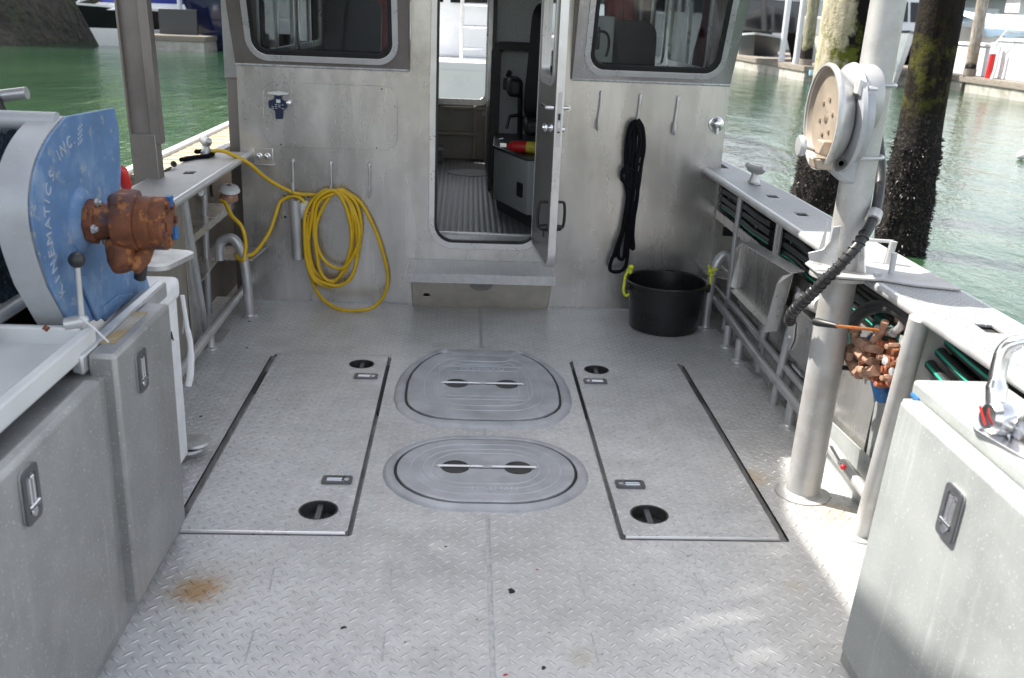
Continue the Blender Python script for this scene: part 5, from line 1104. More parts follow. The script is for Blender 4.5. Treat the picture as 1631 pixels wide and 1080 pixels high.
# ribs / steps on lower plate
mc = Vector((X0, *B(130, 352))); g = MB()
g.lathe([(.088, 0), (.086, .006), (.07, .016), (.06, .020)], mc, (1, 0, 0), 30); g.build('bearing_boss', 'blue', sp)
g = MB(); g.prism([Vector((X0+.001, *B(x, y))) for x, y in ((150, 500), (185, 470), (210, 468), (165, 512))], (.006, 0, 0)); g.prism([Vector((X0+.001, *B(x, y))) for x, y in ((120, 440), (130, 440), (165, 500), (150, 512))], (.01, 0, 0)); g.build('plate_rib', 'blue', sp, bevel=.004)
# hydraulic motor
mo = thing('hydraulic_motor', 'heavily rusted hydraulic motor bolted to the blue reel plate', 'motor', tuple(mc))
g = MB(); g.lathe([(.050, .018), (.054, .028), (.054, .045), (.044, .050), (.042, .09), (.048, .095)], mc, (1, 0, 0), 8); fl = g.build('mount_flange', 'rust', mo, bevel=.004)
g = MB()
for a in (30, 100, 190, 270, 330):
    q = mc+Vector((.045, .046*math.cos(R(a)), .046*math.sin(R(a)))); g.lathe([(.011, 0), (.011, .008), (.006, .010), (.006, .016), (0, .016)], q, (1, 0, 0), 6)
g.build('bolt', 'pipe', fl)
g = MB(); g.lathe([(.052, .09), (.064, .095), (.068, .12), (.066, .15), (.060, .152), (.062, .156), (.062, .19), (.060, .192), (.062, .196), (.062, .222), (.056, .226), (0, .226)], mc, (1, 0, 0), 28); bd = g.build('motor_body', 'rust', mo)
g = MB(); g.box((mc.x+.085, mc.y-.045, mc.z+.03), (mc.x+.15, mc.y+.045, mc.z+.072)); g.build('port_housing', 'rust', mo, bevel=.014); g = MB(); g.tube([(mc.x+.10, mc.y-.005, mc.z-.04), (mc.x+.105, mc.y-.02, mc.z-.085), (mc.x+.115, mc.y-.03, mc.z-.108)], [.042, .038, .030], 14)
g.tube([(mc.x+.13, mc.y-.03, mc.z-.105), (mc.x+.155, mc.y-.01, mc.z-.08), (mc.x+.16, mc.y+.02, mc.z-.05)], .022, 12); g.build('port_housing', 'rust', mo, bevel=.010)
g = MB()
for k in range(7):
    a = 2*math.pi*k/7; q = mc+Vector((.222, .046*math.cos(a), .046*math.sin(a))); g.lathe([(.010, 0), (.010, .012), (0, .013)], q, (1, 0, 0), 6)
g.lathe([(.028, 0), (.028, .006), (0, .006)], mc+Vector((.224, 0, 0)), (1, 0, 0), 14); g.build('end_bolt', 'rust', bd)
g = MB(); q = mc+Vector((.228, .03, -.028)); g.box((q.x, q.y-.012, q.z-.014), (q.x+.008, q.y+.012, q.z+.014)); q = mc+Vector((.228, .015, .05)); g.box((q.x-.01, q.y-.012, q.z-.012), (q.x+.006, q.y+.012, q.z+.012)); g.build('blue_cap', 'blue2', bd)
g = MB(); g.tube([(mc.x+.12, mc.y+.04, mc.z-.05), (mc.x+.12, mc.y+.08, mc.z-.10), (mc.x+.10, mc.y+.10, mc.z-.16)], .017, 10); g.build('motor_hose', 'hose_black', mo)
_k = 1.16
for _o in [x for x in bpy.data.objects if root_loc(x) == Vector(mo.location) and x.type == 'MESH']:
    _o.data.transform(Matrix.Diagonal((1.02, _k, _k, 1)))
# lever with ball
t = thing('control_lever', 'steel lever with a dark ball knob in front of the blue reel plate', 'lever', (-.99, 2.45, .8))
lb, lt0 = at(131, 512, 0, -.985), at(122, 414, 0, -.985)
g = MB(); g.tube([lb, lt0], .0075, 10); g.build('rod', 'pipe', t)
g = MB(); g.ball(lt0, .021, 18, 12); g.build('ball_knob', 'hose_black', t)
g = MB(); g.tube([lb+Vector((-.04, 0, -.01)), lb+Vector((.005, 0, 0))], .020, 12); g.ball(lb, (.018, .02, .02), 12, 8); g.build('pivot', 'pipe', t)
g = MB(); e_ = lb+Vector((.0, -.01, .015)); g.tube([e_, e_+Vector((.045, -.03, -.02)), e_+Vector((.085, -.05, -.05))], .0025, 6); g.build('cable_tie', 'white', t)
g = MB(); a, c = at(203, 302, 0, -1.12), at(192, 268, 0, -1.12); g.tube([a, a.lerp(c, .2), a.lerp(c, .9), c], [.012, .019, .019, .012], 12); g.tube([a+Vector((0, 0, -.10)), a], .008, 8); o = g.build('handle_grip', 'red', loc=tuple(a)); tag(o, 'red rubber handle grip standing behind the blue reel plate', 'handle')
# net on the drum
random.seed(3)
g = MB(); nc = Vector((-1.75, 2.62, 1.08)); vs = []; nu, nv = 110, 40
for i in range(nv+1):
    x = -2.5+i*(1.27/nv)
    for k in range(nu):
        a = 2*math.pi*k/nu; d = Vector((x*9, math.cos(a)*3.2, math.sin(a)*3.2)); r_ = .235*(1+.16*noise.noise(d)+.08*noise.noise(d*2.7)+.05*noise.noise(d*7))
        vs.append((x, nc.y+r_*math.cos(a), nc.z+r_*math.sin(a)))
g.add(vs, [(i*nu+k, i*nu+(k+1) % nu, (i+1)*nu+(k+1) % nu, (i+1)*nu+k) for i in range(nv) for k in range(nu)]+[tuple(range(nu)), tuple(range(nv*nu, (nv+1)*nu))])
M['net'] = surf('blue black fishing net', (.018, .028, .04), 0, .85, .7, 30, .5, (.10, .13, .16), 60, bump=1, bscale=90, spot_cut=.55, spec=.2)
o = g.build('fishing_net', 'net', loc=tuple(nc)); tag(o, 'dark fishing net wound on the reel drum at the left edge', 'net')
g = MB()
for (px, py) in ((5, 322), (6, 365)): 
    q = at(px, py, 1, 2.38); g.tube([q+Vector((-.04, 0, .004)), q, q+Vector((.01, .02, -.004))], .004, 6)
o = g.build('white_cord', 'white', loc=(-1.2, 2.38, 1.1)); tag(o, 'white cord ends showing in the dark net at the left edge', 'cord')
t = thing('reel_arm', 'grey tube end with black clamp at the far left above the reel', 'tube', (-1.6, 3.2, 1.3))
a, c = at(-40, 158, 1, 3.4), at(43, 148, 1, 3.4); g = MB(); g.tube([a+Vector((-.3, 0, -.02)), a, c], .021, 14); g.build('tube', 'pipe', t)
g = MB(); q = at(4, 165, 1, 3.4); g.tube([q+Vector((-.02, -.02, .03)), q+Vector((.0, -.03, -.02)), q+Vector((.03, -.02, -.07))], .022, 10); g.build('clamp', 'black', t)
# cooler box behind the cabinet under white cover
cl = thing('cooler', 'box under a white canvas cover between the left cabinet and bulwark plate', 'cooler', (-1.1, 3.25, 0))
cx0, cx1, cy0, cy1 = -1.235, -.985, 2.86, 3.30
g = MB(); vs = []; nx, ny = 10, 14
g.box((cx0+.01, cy0+.01, .06), (cx1-.012, cy1-.012, .70)); g.build('box', 'cloth_white', cl, bevel=.01)
g = MB(); g.box((cx0, cy0, .66), (cx1, cy1, .74)); g.build('cover', 'cloth_white', cl, bevel=.022, seg=3)
g = MB(); 
for z in (.60, .5): g.box((cx1-.0125, cy0+.28, z-.03), (cx1-.010, cy0+.4, z+.02))
g.build('side_flap', 'cloth_white', cl)
me = text_mesh('VA', .055, frame_mtx((cx1-.009, 3.17, .55), (0, 1, 0), (0, 0, 1)), .001); fin(me, 'printed_letters', 'black', cl, smooth=False)
g = MB(); g.tube(smooth_path([(cx1+.006, cy1-.01, .67), (cx1+.012, cy1+.0, .55), (cx1+.016, cy1+.01, .48), (cx1+.012, cy1+.0, .38), (cx1+.004, cy1-.01, .33)], 5), [.008]*6+[.010]*6+[.013]*6+[.012]*3, 10); g.build('hanging_strap', 'cloth_white', cl)
g = MB(); g.lathe([(.06, 0), (.065, .005), (.06, .014), (.0, .014)], (-1.03, 3.39, .03), seg=20); g.lathe([(.06, 0), (.065, .005), (.06, .014), (.0, .014)], (-1.01, 3.40, .05), seg=20); o = g.build('lid_stack', 'gutter', loc=(-1.02, 3.4, .03)); tag(o, 'grey rounded lids stacked on the deck behind the white covered box', 'lid')
fin(sheet(rrect(-.11, -.13, .11, .13, .05, 6), [], .018, Matrix.Translation((-1.12, 3.45, .757)) @ Matrix.Rotation(R(-12), 4, 'Z')), 'flat', 'gutter', thing('board', 'rounded grey board sticking out beyond the rusty motor', 'board', (-1.12, 3.45, .757)), bevel=.006)

# ================================================================ GANTRY POSTS on the port side
t = thing('gantry_post', 'brown oxidised channel post rising outside the left rail behind the net reel', 'post', (-1.47, 4.52, .5))
def quad_post(px_top, px_bot, Y, z_ext, dx, dy, nm, mat, par):
    a, c = at(*px_top, 1, Y), at(*px_bot, 1, Y); d = (a-c).normalized(); a = a+d*z_ext; c = c-d*.25
    g = MB(); u = Vector((1, 0, 0)); 
    g.prism([c, c+u*dx, c+u*dx+Vector((0, dy, 0)), c+Vector((0, dy, 0))], a-c); return g.build(nm, mat, par, bevel=.004)
quad_post((184, 0), (208, 212), 4.56, 1.2, .105, .05, 'channel_web', 'alum_dark', t)
quad_post((181, 0), (205, 212), 4.53, 1.2, .010, .11, 'channel_flange', 'alum_dark', t)
quad_post((216, 0), (231, 140), 4.535, 1.2, .046, .07, 'channel_flange', 'alum_dark', t)
quad_post((206, 213), (213, 275), 4.53, 0, .115, .08, 'foot_socket', 'alum_dark', t)
quad_post((204, 212.5), (204.3, 213.3), 4.525, 0, .0, .0, 'joint', 'dark', t) if False else None
t = thing('gantry_post', 'narrow brown post standing against the left edge of the wheelhouse', 'post', (-1.3, 5.7, .5))
g = MB(); g.box((-1.345, 5.62, -.2), (-1.262, 5.68, 3.0)); g.build('channel_web', 'alum_dark', t, bevel=.004)
g = MB(); g.box((-1.348, 5.60, 1.25), (-1.262, 5.619, 3.0)); g.build('cover_strip', 'alum_dull', t, bevel=.003)

# ================================================================ HARBOUR
# float dock by the port bow
def dock(name, lab, x0, x1, y0, y1, z0, z1, mtop, boards='y'):
    t = thing(name, lab, 'dock', ((x0+x1)/2, (y0+y1)/2, -.5))
    g = MB(); g.box((x0, y0, z0), (x1, y1, z1-.10)); g.build('float', 'concrete', t, bevel=.02)
    g = MB(); g.box((x0-.06, y0-.06, z1-.22), (x1+.06, y1+.06, z1-.035)); g.build('waler', 'old_wood', t, bevel=.01)
    g = MB(); k = 0
    if boards == 'y':
        y = y0-.05
        while y < y1: g.box((x0-.05, y, z1-.034), (x1+.05, y+.135, z1+.004*(k % 2))); y += .145; k += 1
    else: g.box((x0-.05, y0-.05, z1-.034), (x1+.05, y1+.05, z1))
    g.build('deck_boards', mtop, t); return t
t = dock('float_dock', 'tan boarded float with a white edge beyond the left rail', -3.2, -1.9, 9.6, 14, -.55, .02, 'wood')
g = MB(); g.box((-3.36, 9.5, -.12), (-3.27, 14.1, .06)); g.build('white_edge', 'white', t, bevel=.01)
dL = dock('float_dock', 'timber float behind the brown post, under the navy boat', -14.2, -11.6, 44.8, 60, -.6, .15, 'old_wood', 'x')
dA_ = dock('float_dock', 'timber float carrying white posts right of the wheelhouse', 13.75, 19, 40.3, 64, -.6, .10, 'old_wood', 'x')
g = MB(); g.box((13.9, 40.1, -.25), (15.4, 40.22, -.05)); g.build('edge_pipe', 'tarp', dA_)
g = MB(); g.box((14.15, 40.1, -.03), (14.55, 40.2, .08)); g.build('sign_plate', 'white', dA_)
dB_ = dock('float_dock', 'long timber float at the right edge under white dock boxes', 19.0, 30, 24, 47, -.6, .08, 'old_wood', 'x')
# big pilings
def piling(lab, c, r0, r1, zsplit, mat, seed, mussel, topz=4.6, lean=(0, 0)):
    t = thing('piling', lab, 'piling', (c[0], c[1], -.5)); g = MB(); nu, nv = 56, 90; vs = []
    for i in range(nv+1):
        z = -1.6+i*(topz+1.6)/nv; 
        m = 1/(1+math.exp((z-zsplit)*7))
        for k in range(nu):
            a = 2*math.pi*k/nu; d = Vector((math.cos(a)*1.6+seed, math.sin(a)*1.6, z*1.8))
            r_ = (r0+(r1-r0)*m)*(1+.03*noise.noise(d)+mussel*m*(.5*noise.noise(d*2.2)+.35*noise.noise(d*6)+.3*noise.noise(d*13)))
            vs.append((c[0]+lean[0]*(z+.5)+r_*math.cos(a), c[1]+r_*math.sin(a), z))
    g.add(vs, [(i*nu+k, i*nu+(k+1) % nu, (i+1)*nu+(k+1) % nu, (i+1)*nu+k) for i in range(nv) for k in range(nu)]+[tuple(range(nu)), tuple(range(nv*nu, (nv+1)*nu))])
    g.build('trunk', mat, t)
    random.seed(seed); g = MB()
    for _ in range(2600):
        z = random.uniform(-.7, zsplit+.35); a = random.uniform(0, 2*math.pi)
        if z > zsplit and random.random() < (z-zsplit)*3: continue
        if noise.noise(Vector((a*1.6, z*3.5, seed)))+random.uniform(-.15, .15) < -.08: continue
        m = 1/(1+math.exp((z-zsplit)*7)); r_ = (r0+(r1-r0)*m)*random.uniform(1.0, 1.06); s_ = random.uniform(.010, .026)
        o = Vector((c[0]+lean[0]*(z+.5)+r_*math.cos(a), c[1]+r_*math.sin(a), z)); d = Vector((math.cos(a), math.sin(a), random.uniform(-.6, .4))).normalized()
        u = d.orthogonal().normalized(); v = d.cross(u); rt = random.uniform(0, 3.14); u, v = u*math.cos(rt)+v*math.sin(rt), v*math.cos(rt)-u*math.sin(rt)
        g.add([o-u*s_*.5, o-v*s_*.4, o+u*s_*.5, o+v*s_*.4, o+d*s_*1.6], [(0, 1, 4), (1, 2, 4), (2, 3, 4), (3, 0, 4)])
    fin(g.mesh(merge=False), 'mussels', 'mussel', t, smooth=False)
M['mussel'] = surf('mussel shells', (.022, .018, .018), 0, .5, .9, 35, .5, (.16, .13, .10), 60, spot_cut=.6)
piling('thick mossy piling, with a sunlit left side painted on, behind the mast', (4.46, 11.8), .33, .37, .25, 'pile_sunside', 11, .14, lean=(.012, 0))
piling('dark tarred piling crusted with mussels, right of the mast', (4.47, 9.5), .205, .24, .45, 'pile_dark', 5, .28, lean=(.0, 0))
# slim posts carrying the moorage roofs
def post(name, lab, x, y, r, z1, mat, grp, bandz=None):
    t = thing(name, lab, 'post', (x, y, 0), grp); g = MB(); g.tube([(x, y, -.7), (x, y, z1)], r, 16); g.build('shaft', mat, t)
    g = MB(); g.tube([(x, y, .1), (x, y, .35)], r*1.12, 16); g.build('collar', 'old_wood' if bandz else mat, t)
P_ = 'posts standing along the floats'
post('dock_post', 'white post on the left float beside the brown gantry post', -14.6, 46.5, .13, 6, 'white_paint', P_)
post('dock_post', 'thin white post between the black cruiser and navy boat', -13.5, 48.2, .11, 6, 'white_paint', P_)
post('dock_post', 'white post nearest the wheelhouse on the right float', 11.95+2.1, 44.5, .13, 6, 'grey_paint', P_)
post('dock_post', 'second white post from the wheelhouse on the right float', 12.75+1.15, 42.0, .13, 6, 'grey_paint', P_)
post('dock_post', 'thick mossy post beside the two white posts', 14.05, 41.2, .24, 6, 'pile_post', P_, 1)
post('dock_post', 'grey brown post in front of the white dock boxes', 18.9, 37.2, .2, 6, 'pile_wood', P_, 1) if False else None
M['pile_wood'] = pile_mat('weathered grey pile', (.16, .12, .07), (.34, .33, .32), (.2, .16, .1), .5)
post('dock_post', 'grey brown post in front of the white dock boxes', 19.15, 37.4, .21, 6, 'pile_wood', P_, 1)
# boats
def boat(lab, bow, heading, length, beam, zt, zb, hullm, parts, name='moored_boat', cat='boat'):
    """bow at point (x,y); heading = angle the bow points to"""
    t = thing(name, lab, cat, (bow[0], bow[1], -.5)); d = Vector((math.cos(heading), math.sin(heading), 0)); q = Vector((-d.y, d.x, 0)); o = Vector((bow[0], bow[1], 0))
    ns = 16; prof = []
    for i in range(ns+1):
        s_ = i/ns; w = beam/2*min(1, (1-(1-min(s_/.45, 1))**2.2)); sheer = zt+(.25*(1-s_)**2)
        rake = (1-min(s_/.25, 1))*.0
        prof.append((s_, w, sheer))
    def hull(z_lo, z_hi, nm, mat, inset=0):
        g = MB(); vs = []
        for s_, w, sh in prof:
            for f in (0, .35, .7, 1):
                z = z_lo(sh)+(z_hi(sh)-z_lo(sh))*f; hh = (z+.5)/(sh+.5); ww = w*(.72+.28*hh); back = (1-hh)*.9*max(0, 1-s_*3)
                for sg in (-1, 1): vs.append(o-d*(s_*length+back)+q*(sg*ww)+Vector((0, 0, z)))
        fs = []; 
        for i in range(ns):
            for j in range(3):
                for sg in (0, 1):
                    a = i*8+j*2+sg; fs.append((a, a+2, a+10, a+8))
            fs.append((i*8+6, i*8+7, i*8+15, i*8+14)); fs.append((i*8, i*8+8, i*8+9, i*8+1))
        fs += [(0, 1, 3, 2), (2, 3, 5, 4), (4, 5, 7, 6)]; e = ns*8; fs += [(e, e+2, e+3, e+1), (e+2, e+4, e+5, e+3), (e+4, e+6, e+7, e+5)]
        g.add(vs, fs); return g.build(nm, mat, t)
    hull(lambda s: -.62, lambda s: zb, 'lower_hull', parts.get('low', 'white_paint')); hull(lambda s: zb+.002, lambda s: s, 'hull', hullm)
    hull(lambda s: s+.002, lambda s: s+.10, 'gunwale', parts.get('gun', 'white_paint'))
    def W(s_, y, z): return o-d*(s_*length)+q*(y*beam/2)+Vector((0, 0, z))
    return t, W
def cabin(t, W, s0, s1, y, z0, z1, rake, mat, nm='cabin', glassband=True):
    g = MB(); bot = [W(s0, -y, z0), W(s1, -y, z0), W(s1, y, z0), W(s0, y, z0)]; tp = [W(s0+rake, -y*.85, z1), W(s1, -y*.9, z1), W(s1, y*.9, z1), W(s0+rake, y*.85, z1)]
    g.add(bot+tp, [(3, 2, 1, 0), (4, 5, 6, 7), (0, 1, 5, 4), (1, 2, 6, 5), (2, 3, 7, 6), (3, 0, 4, 7)]); c = g.build(nm, mat, t, bevel=.05)
    if glassband:
        f0, f1 = .35, .8; g = MB()
        def mixp(i, f, k=1.012):
            ctr = sum(bot, Vector())/4; p = bot[i].lerp(tp[i], f); p2 = Vector((ctr.x+(p.x-ctr.x)*k, ctr.y+(p.y-ctr.y)*k, p.z)); return p2
        for i in range(4):
            j = (i+1) % 4; a, b2, c2, d2 = mixp(i, f0), mixp(j, f0), mixp(j, f1), mixp(i, f1)
            nwin = 3
            for w in range(nwin):
                u0, u1 = (w+.08)/nwin, (w+.92)/nwin; g.add([a.lerp(b2, u0), a.lerp(b2, u1), d2.lerp(c2, u1), d2.lerp(c2, u0)], [(0, 1, 2, 3)])
        g.build('window', 'black_glass', c, smooth=False)
    return c
M['black_glass'] = surf('dark boat glass', (.01, .012, .015), 0, .08, .1, 2)
t, W = boat('black and white sport cruiser with blue canvas, bow out, at the rocky bank', (-17.6, 46.6), R(232), 8.0, 3.0, 1.0, .28, 'black_hull', {})
cabin(t, W, .12, .75, .7, 1.08, 1.45, .10, 'white_paint', 'foredeck', False)
g = MB(); g.prism([W(.2, -.6, 1.4), W(.8, -.7, 1.45), W(.8, -.4, 2.6), W(.35, -.4, 2.2)], W(.2, .6, 0)-W(.2, -.6, 0)); g.build('blue_canvas', 'blue_canvas', t, bevel=.08)
g = MB(); 
for a, c in (((.0, 0, 1.35), (.12, .5, 1.75)), ((.12, .5, 1.75), (.4, .75, 1.85)), ((.0, 0, 1.35), (.12, -.5, 1.75)), ((.12, -.5, 1.75), (.4, -.75, 1.85))): g.tube([W(*a), W(*c)], .03, 6)
g.build('bow_rail', 'bright', t)
t, W = boat('tall navy hulled boat with a pale deck, left of the wheelhouse', (-13.3, 47.3), R(188), 14, 4.4, 2.0, -.35, 'navy_hull', {'low': 'navy_hull', 'gun': 'tarp'})
cabin(t, W, .25, .8, .7, 2.2, 4.4, .06, 'tarp')
t, W = boat('white open runabout with black side panels tied behind the left float', (-17.5, 53), R(185), 10, 3, 1.3, .1, 'grey_paint', {})
cabin(t, W, .3, .8, .7, 1.35, 2.6, .12, 'white_paint')
g = MB(); g.box((-14.0, 46.5, .15), (-12.3, 46.7, 1.25)); o = g.build('dock_screen', 'console', loc=(-13, 46.6, .15), bevel=.02); tag(o, 'dark grey windbreak panel on the left float between the white posts', 'panel')
g = MB(); g.ball((-14.35, 44.7, .05), (.42, .3, .25), 16, 10); o = g.build('fender', 'white_paint', loc=(-14.35, 44.7, 0)); tag(o, 'white round fender hanging at the corner of the left float', 'fender')
# boat ahead, seen through the doorway and windows
t, W = boat('white fishing boat moored ahead, seen through the open door', (.0, 24.0), R(90), 10.5, 2.9, .9, -.3, 'white_paint', {})
cabin(t, W, .35, .86, .70, 1.0, 3.2, .03, 'white_paint')
g = MB(); 
for sx in (-.1, .35): g.tube([(sx, 14.5, .95), (sx, 14.55, 3.0)], .03, 8)
for k in range(6): g.tube([(-.1, 14.52, 1.15+.3*k), (.35, 14.52, 1.15+.3*k)], .025, 8)
g.build('ladder', 'bright', t)
t, W = boat('dark green hulled boat with varnished wood panel, seen through the right window', (2.85, 24.0), R(90), 8.5, 2.3, 1.15, -.2, 'green_canvas', {'low': 'green_canvas'})
cabin(t, W, .35, .8, .62, 1.25, 3.0, .05, 'white_paint')
g = MB(); g.box((2.0, 15.38, .55), (3.7, 15.47, 1.12)); g.build('wood_panel', 'varnish', t, bevel=.02)
for y_, lab in ((16.6, 'white dinghy with tall sides seen through the left window'),):
    t, W = boat(lab, (-2.75, y_+8), R(90), 8, 1.7, 1.2, .0, 'white_paint', {}); cabin(t, W, .3, .8, .62, 1.25, 3.0, .05, 'grey_paint')
# right side: boats, boxes, sheds
t, W = boat('black hulled boat inside the right moorage with a square white window', (14.8, 47.0), R(200), 10, 3.4, 1.3, -.1, 'black_hull', {'low': 'black_hull', 'gun': 'black_hull'})
cabin(t, W, -.35, .05, .8, 1.3, 2.7, .0, 'black_hull', 'cabin', False)
g = MB(); g.box((14.2, 43.0, 1.25), (15.9, 43.2, 2.05)); g.build('rear_window', 'white_paint', t, bevel=.1)
t, W = boat('small grey inflatable boat between the white posts on the right', (14.3, 50), R(250), 6, 2.2, .9, .1, 'console', {'gun': 'grey_paint'})
t, W = boat('boat under a pale blue tarp behind the white dock boxes', (20.5, 43.5), R(230), 11, 3.8, 1.6, .2, 'white_paint', {})
g = MB(); vs = []; 
for i in range(13):
    for k in range(13):
        s_ = -.02+i/12*.95; a = math.pi*k/12; vs.append(W(s_, math.cos(a)*1.02, 1.55+1.25*math.sin(a)*(.75+.1*math.sin(i*2.1))+.04*math.sin(i*5+k)))
g.add(vs, [(i*13+k, i*13+k+1, (i+1)*13+k+1, (i+1)*13+k) for i in range(12) for k in range(12)]); g.build('tarp', 'tarp', t)
t, W = boat('grey stepped hull between the mast and the dark piling', (16.6, 37.5), R(268), 9, 2.6, 1.3, .1, 'grey_paint', {'gun': 'console'})
cabin(t, W, .1, .7, .8, 1.4, 3.0, .05, 'grey_paint')
for k in range(3):
    pass
def dock_box(px0, px1, pytop, X, lab, red=False):
    a = at(px0, pytop, 0, X); c = at(px1, pytop, 0, X); t = thing('dock_box', lab, 'dock box', (X+.5, (a.y+c.y)/2, .08), 'white dock boxes')
    z = .08; y0, y1 = sorted((a.y, c.y)); zt = a.z
    g = MB(); g.box((X, y0, z), (X+1.1, y1, zt)); g.build('box', 'grey_paint', t, bevel=.03)
    g = MB(); g.box((X-.05, y0-.05, zt+.003), (X+1.15, y1+.05, zt+.12)); g.build('lid', 'white_paint', t, bevel=.03)
dock_box(1500, 1578, 70, 19.6, 'white dock box with the grey brown post in front of it')
dock_box(1593, 1690, 66, 19.6, 'white dock box at the right edge, beside the red fire pole')
t = thing('fire_pole', 'red pole with white hose fittings standing between the two white dock boxes', 'pole', (19.3, 35.9, .1))
a, c = at(1572, 131, 0, 19.3), at(1583, 86, 0, 19.3); g = MB(); g.tube([a, c], .12, 10); g.build('red_pole', 'red', t)
g = MB(); g.tube([c, c+Vector((0, 0, .4))], .14, 10); g.tube([c+Vector((0, -.35, .3)), c+Vector((.0, -.3, -.6)), c+Vector((0, -.1, -1.1))], .07, 8); g.tube([c+Vector((0, 0, .4)), c+Vector((0, -1.2, 1.3))], .03, 6); g.build('white_hose', 'white_paint', t)
g = MB(); g.prism([at(1568, 45, 0, 22), at(1585, 22, 0, 22), at(1640, 25, 0, 22), at(1640, 50, 0, 22)], (3, 0, 0)); o = g.build('tarp_cover', 'shingle', loc=(22, 36, 1.5)); tag(o, 'grey canvas boat cover sloping above the right dock box', 'cover')
g = MB(); p_ = at(1627, 250, 2, -.45); g.ball((p_.x, p_.y, -.42), (.09, .09, .08), 12, 8); o = g.build('buoy', 'white_paint', loc=tuple(p_)); tag(o, 'small white buoy floating at the right edge of the water', 'buoy')
# boathouses closing the basin
def boathouse(x0, x1, y, z1, lab, dark, n):
    t = thing('boathouse', lab, 'boathouse', ((x0+x1)/2, y, -.4), 'boathouses across the basin')
    g = MB(); g.box((x0, y+1.0, -.3), (x1, y+10, z1)); g.build('wall', dark, t, smooth=False)
    g = MB(); g.prism([(x0-.3, y-.3, z1), (x1+.3, y-.3, z1), ((x0+x1)/2, y-.3, z1+1.6)], (0, 11, 0)); g.build('roof', 'roof_sheet', t, smooth=False)
    for k in range(n):
        a = x0+(x1-x0)*(k+.12)/n; c = x0+(x1-x0)*(k+.88)/n; g = MB(); g.box((a, y+.9, -.2), (c, y+.995, z1-.9)); g.build('door', 'console' if k % 2 else 'grey_paint', t)
        g = MB(); g.box((a-.35, y-.0, -.4), (a-.12, y+.2, z1)); g.build('post', 'white_paint', t)
    g = MB(); g.box((x0-.3, y-1.2, -.6), (x1+.3, y+.99, .05)); g.build('walkway', 'old_wood', t)
for i, (x0, x1, m_, lab) in enumerate(((2, 13, 'shingle', 'grey boathouse straight ahead beyond the moored boats'), (14, 25, 'white_paint', 'white boathouse behind the right moorage'), (26, 37, 'shingle', 'grey boathouse behind the tarp covered boat'), (38, 50, 'white_paint', 'white boathouse farthest to the right'), (-12, 1, 'shingle', 'grey boathouse beyond the navy boat'))):
    boathouse(x0, x1, 68, 4.2, lab, m_, 3)
# rocky bank
g = MB(); vs = []; nu, nv = 90, 26
for i in range(nu+1):
    for j in range(nv+1):
        x = -75+i*(55.6/nu); s_ = j/nv; y = 43+s_*14+2.5*noise.noise(Vector((x*.1, 0, 3))); 
        z = -.9+s_**.8*22+2.2*noise.noise(Vector((x*.35, y*.35, 0)))*min(1, s_*6)+.9*noise.noise(Vector((x*1.3, y*1.3, 0)))*min(1, s_*9)
        edge = max(0, (i/nu-.93)/.07); z = z*(1-edge)-.9*edge
        vs.append((x, y, z))
g.add(vs, [(i*(nv+1)+j, (i+1)*(nv+1)+j, (i+1)*(nv+1)+j+1, i*(nv+1)+j+1) for i in range(nu) for j in range(nv)])
tag(g.build('shore_bank', 'bank'), kind='structure')
g = MB(); vs = []; nu, nv = 80, 6
for i in range(nu+1):
    for j in range(nv+1):
        x = -260+i*6.5; y = 92+j*14; z = -1+12*(1+1.8*max(0, min(1, (-x-8)/40)))*(j/nv)**.6*(1+.5*noise.noise(Vector((x*.03, j*.5, 1))))+1.5*noise.noise(Vector((x*.2, y*.2, 0)))
        vs.append((x, y, z))
g.add(vs, [(i*(nv+1)+j, (i+1)*(nv+1)+j, (i+1)*(nv+1)+j+1, i*(nv+1)+j+1) for i in range(nu) for j in range(nv)])
tag(g.build('wooded_hill', 'bark'), kind='structure')
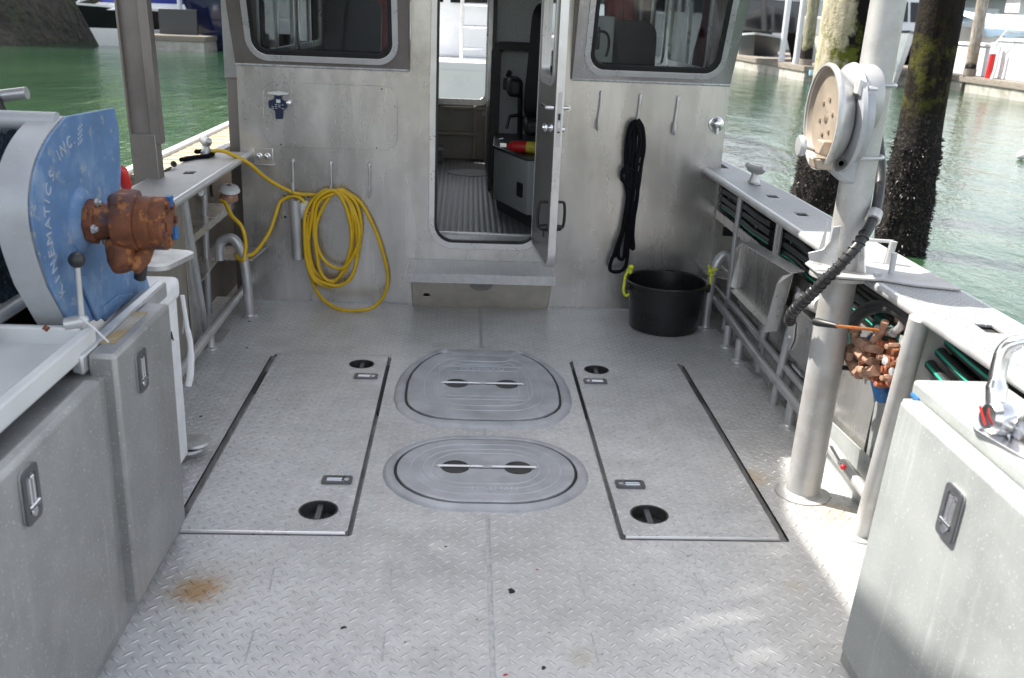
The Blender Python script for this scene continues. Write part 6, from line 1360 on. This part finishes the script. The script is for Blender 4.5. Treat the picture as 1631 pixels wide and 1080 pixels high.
# unseen roof added at left, edge shaped to shade the aft deck
mr = thing('shade_roof', 'high unseen sheet metal roof added on the left to shade the deck', 'roof', (-9, 4, 0))
zr = 5.5; off = Vector((SUN.x, SUN.y, 0))*(zr/SUN.z)
def rp(x, y): return (x+off.x, y+off.y)
e_pts = [rp(1.75, -4), rp(1.40, 1.0), rp(1.27, 1.6), rp(1.19, 2.4), rp(1.18, 3.0), rp(1.32, 3.5), rp(1.60, 4.1), rp(1.60, 5.5)]
hl = []  # slits cut in the added roof to drop sun dapples on the deck
for px, py, a_, b_ in ((700, 870, .022, .04), (1150, 985, .16, .018), (1060, 1010, .12, .014), (1190, 940, .10, .014), (1050, 880, .07, .010), (1230, 880, .09, .016), (1210, 1045, .10, .016)):
    p = at(px, py, 2, 0); q = rp(p.x, p.y); b_ *= .28; a_ = max(.35*a_, a_*1.0-.02)
    hl.append([(q[0]+a_*math.cos(t_*math.pi/8), q[1]+b_*math.sin(t_*math.pi/8)+.25*a_*math.cos(t_*math.pi/8)) for t_ in range(16)])
me = sheet([(-17, e_pts[0][1])]+e_pts+[(-17, e_pts[-1][1])], hl, .004, Matrix.Translation((0, 0, zr))); fin(me, 'roof_sheet', 'roof_sheet', mr, smooth=False)
for y in (-2, 3): 
    g = MB(); g.tube([(-6.0, y, -.8), (-6.0, y, zr-.03)], .14, 14); g.build('post', 'white_paint', mr)

M['boat_tan'] = surf('tan boathouse boards', (.42, .32, .21), 0, .8, .15, 2)
# boathouses added behind the camera for the bare metal to mirror
for i, (x0, x1, m_, lab) in enumerate(((-14, -3, 'old_wood', 'unseen weathered timber boathouse added astern on the left'), (-1, 6, 'boat_tan', 'unseen tan boathouse added directly astern of the boat'), (9, 20, 'shingle', 'unseen grey boathouse added astern on the right'))):
    t = thing('boathouse', lab, 'boathouse', ((x0+x1)/2, -30, -.4), 'unseen boathouses added astern')
    g = MB(); g.box((x0, -38, -.4), (x1, -30, 3.6)); g.build('wall', m_, t, smooth=False)
    g = MB(); g.prism([(x0-.3, -38.3, 3.601), (x1+.3, -38.3, 3.601), ((x0+x1)/2, -38.3, 5.4)], (0, 8.6, 0)); g.build('roof', 'roof_sheet', t, smooth=False)
    g = MB(); g.box((x0+2, -29.99, .2), (x0+4.5, -29.93, 2.8)); g.build('door', 'console', t)
    g = MB(); g.box((x0-.5, -29.9, -.6), (x1+.5, -27, .1)); g.build('walkway', 'old_wood', t)
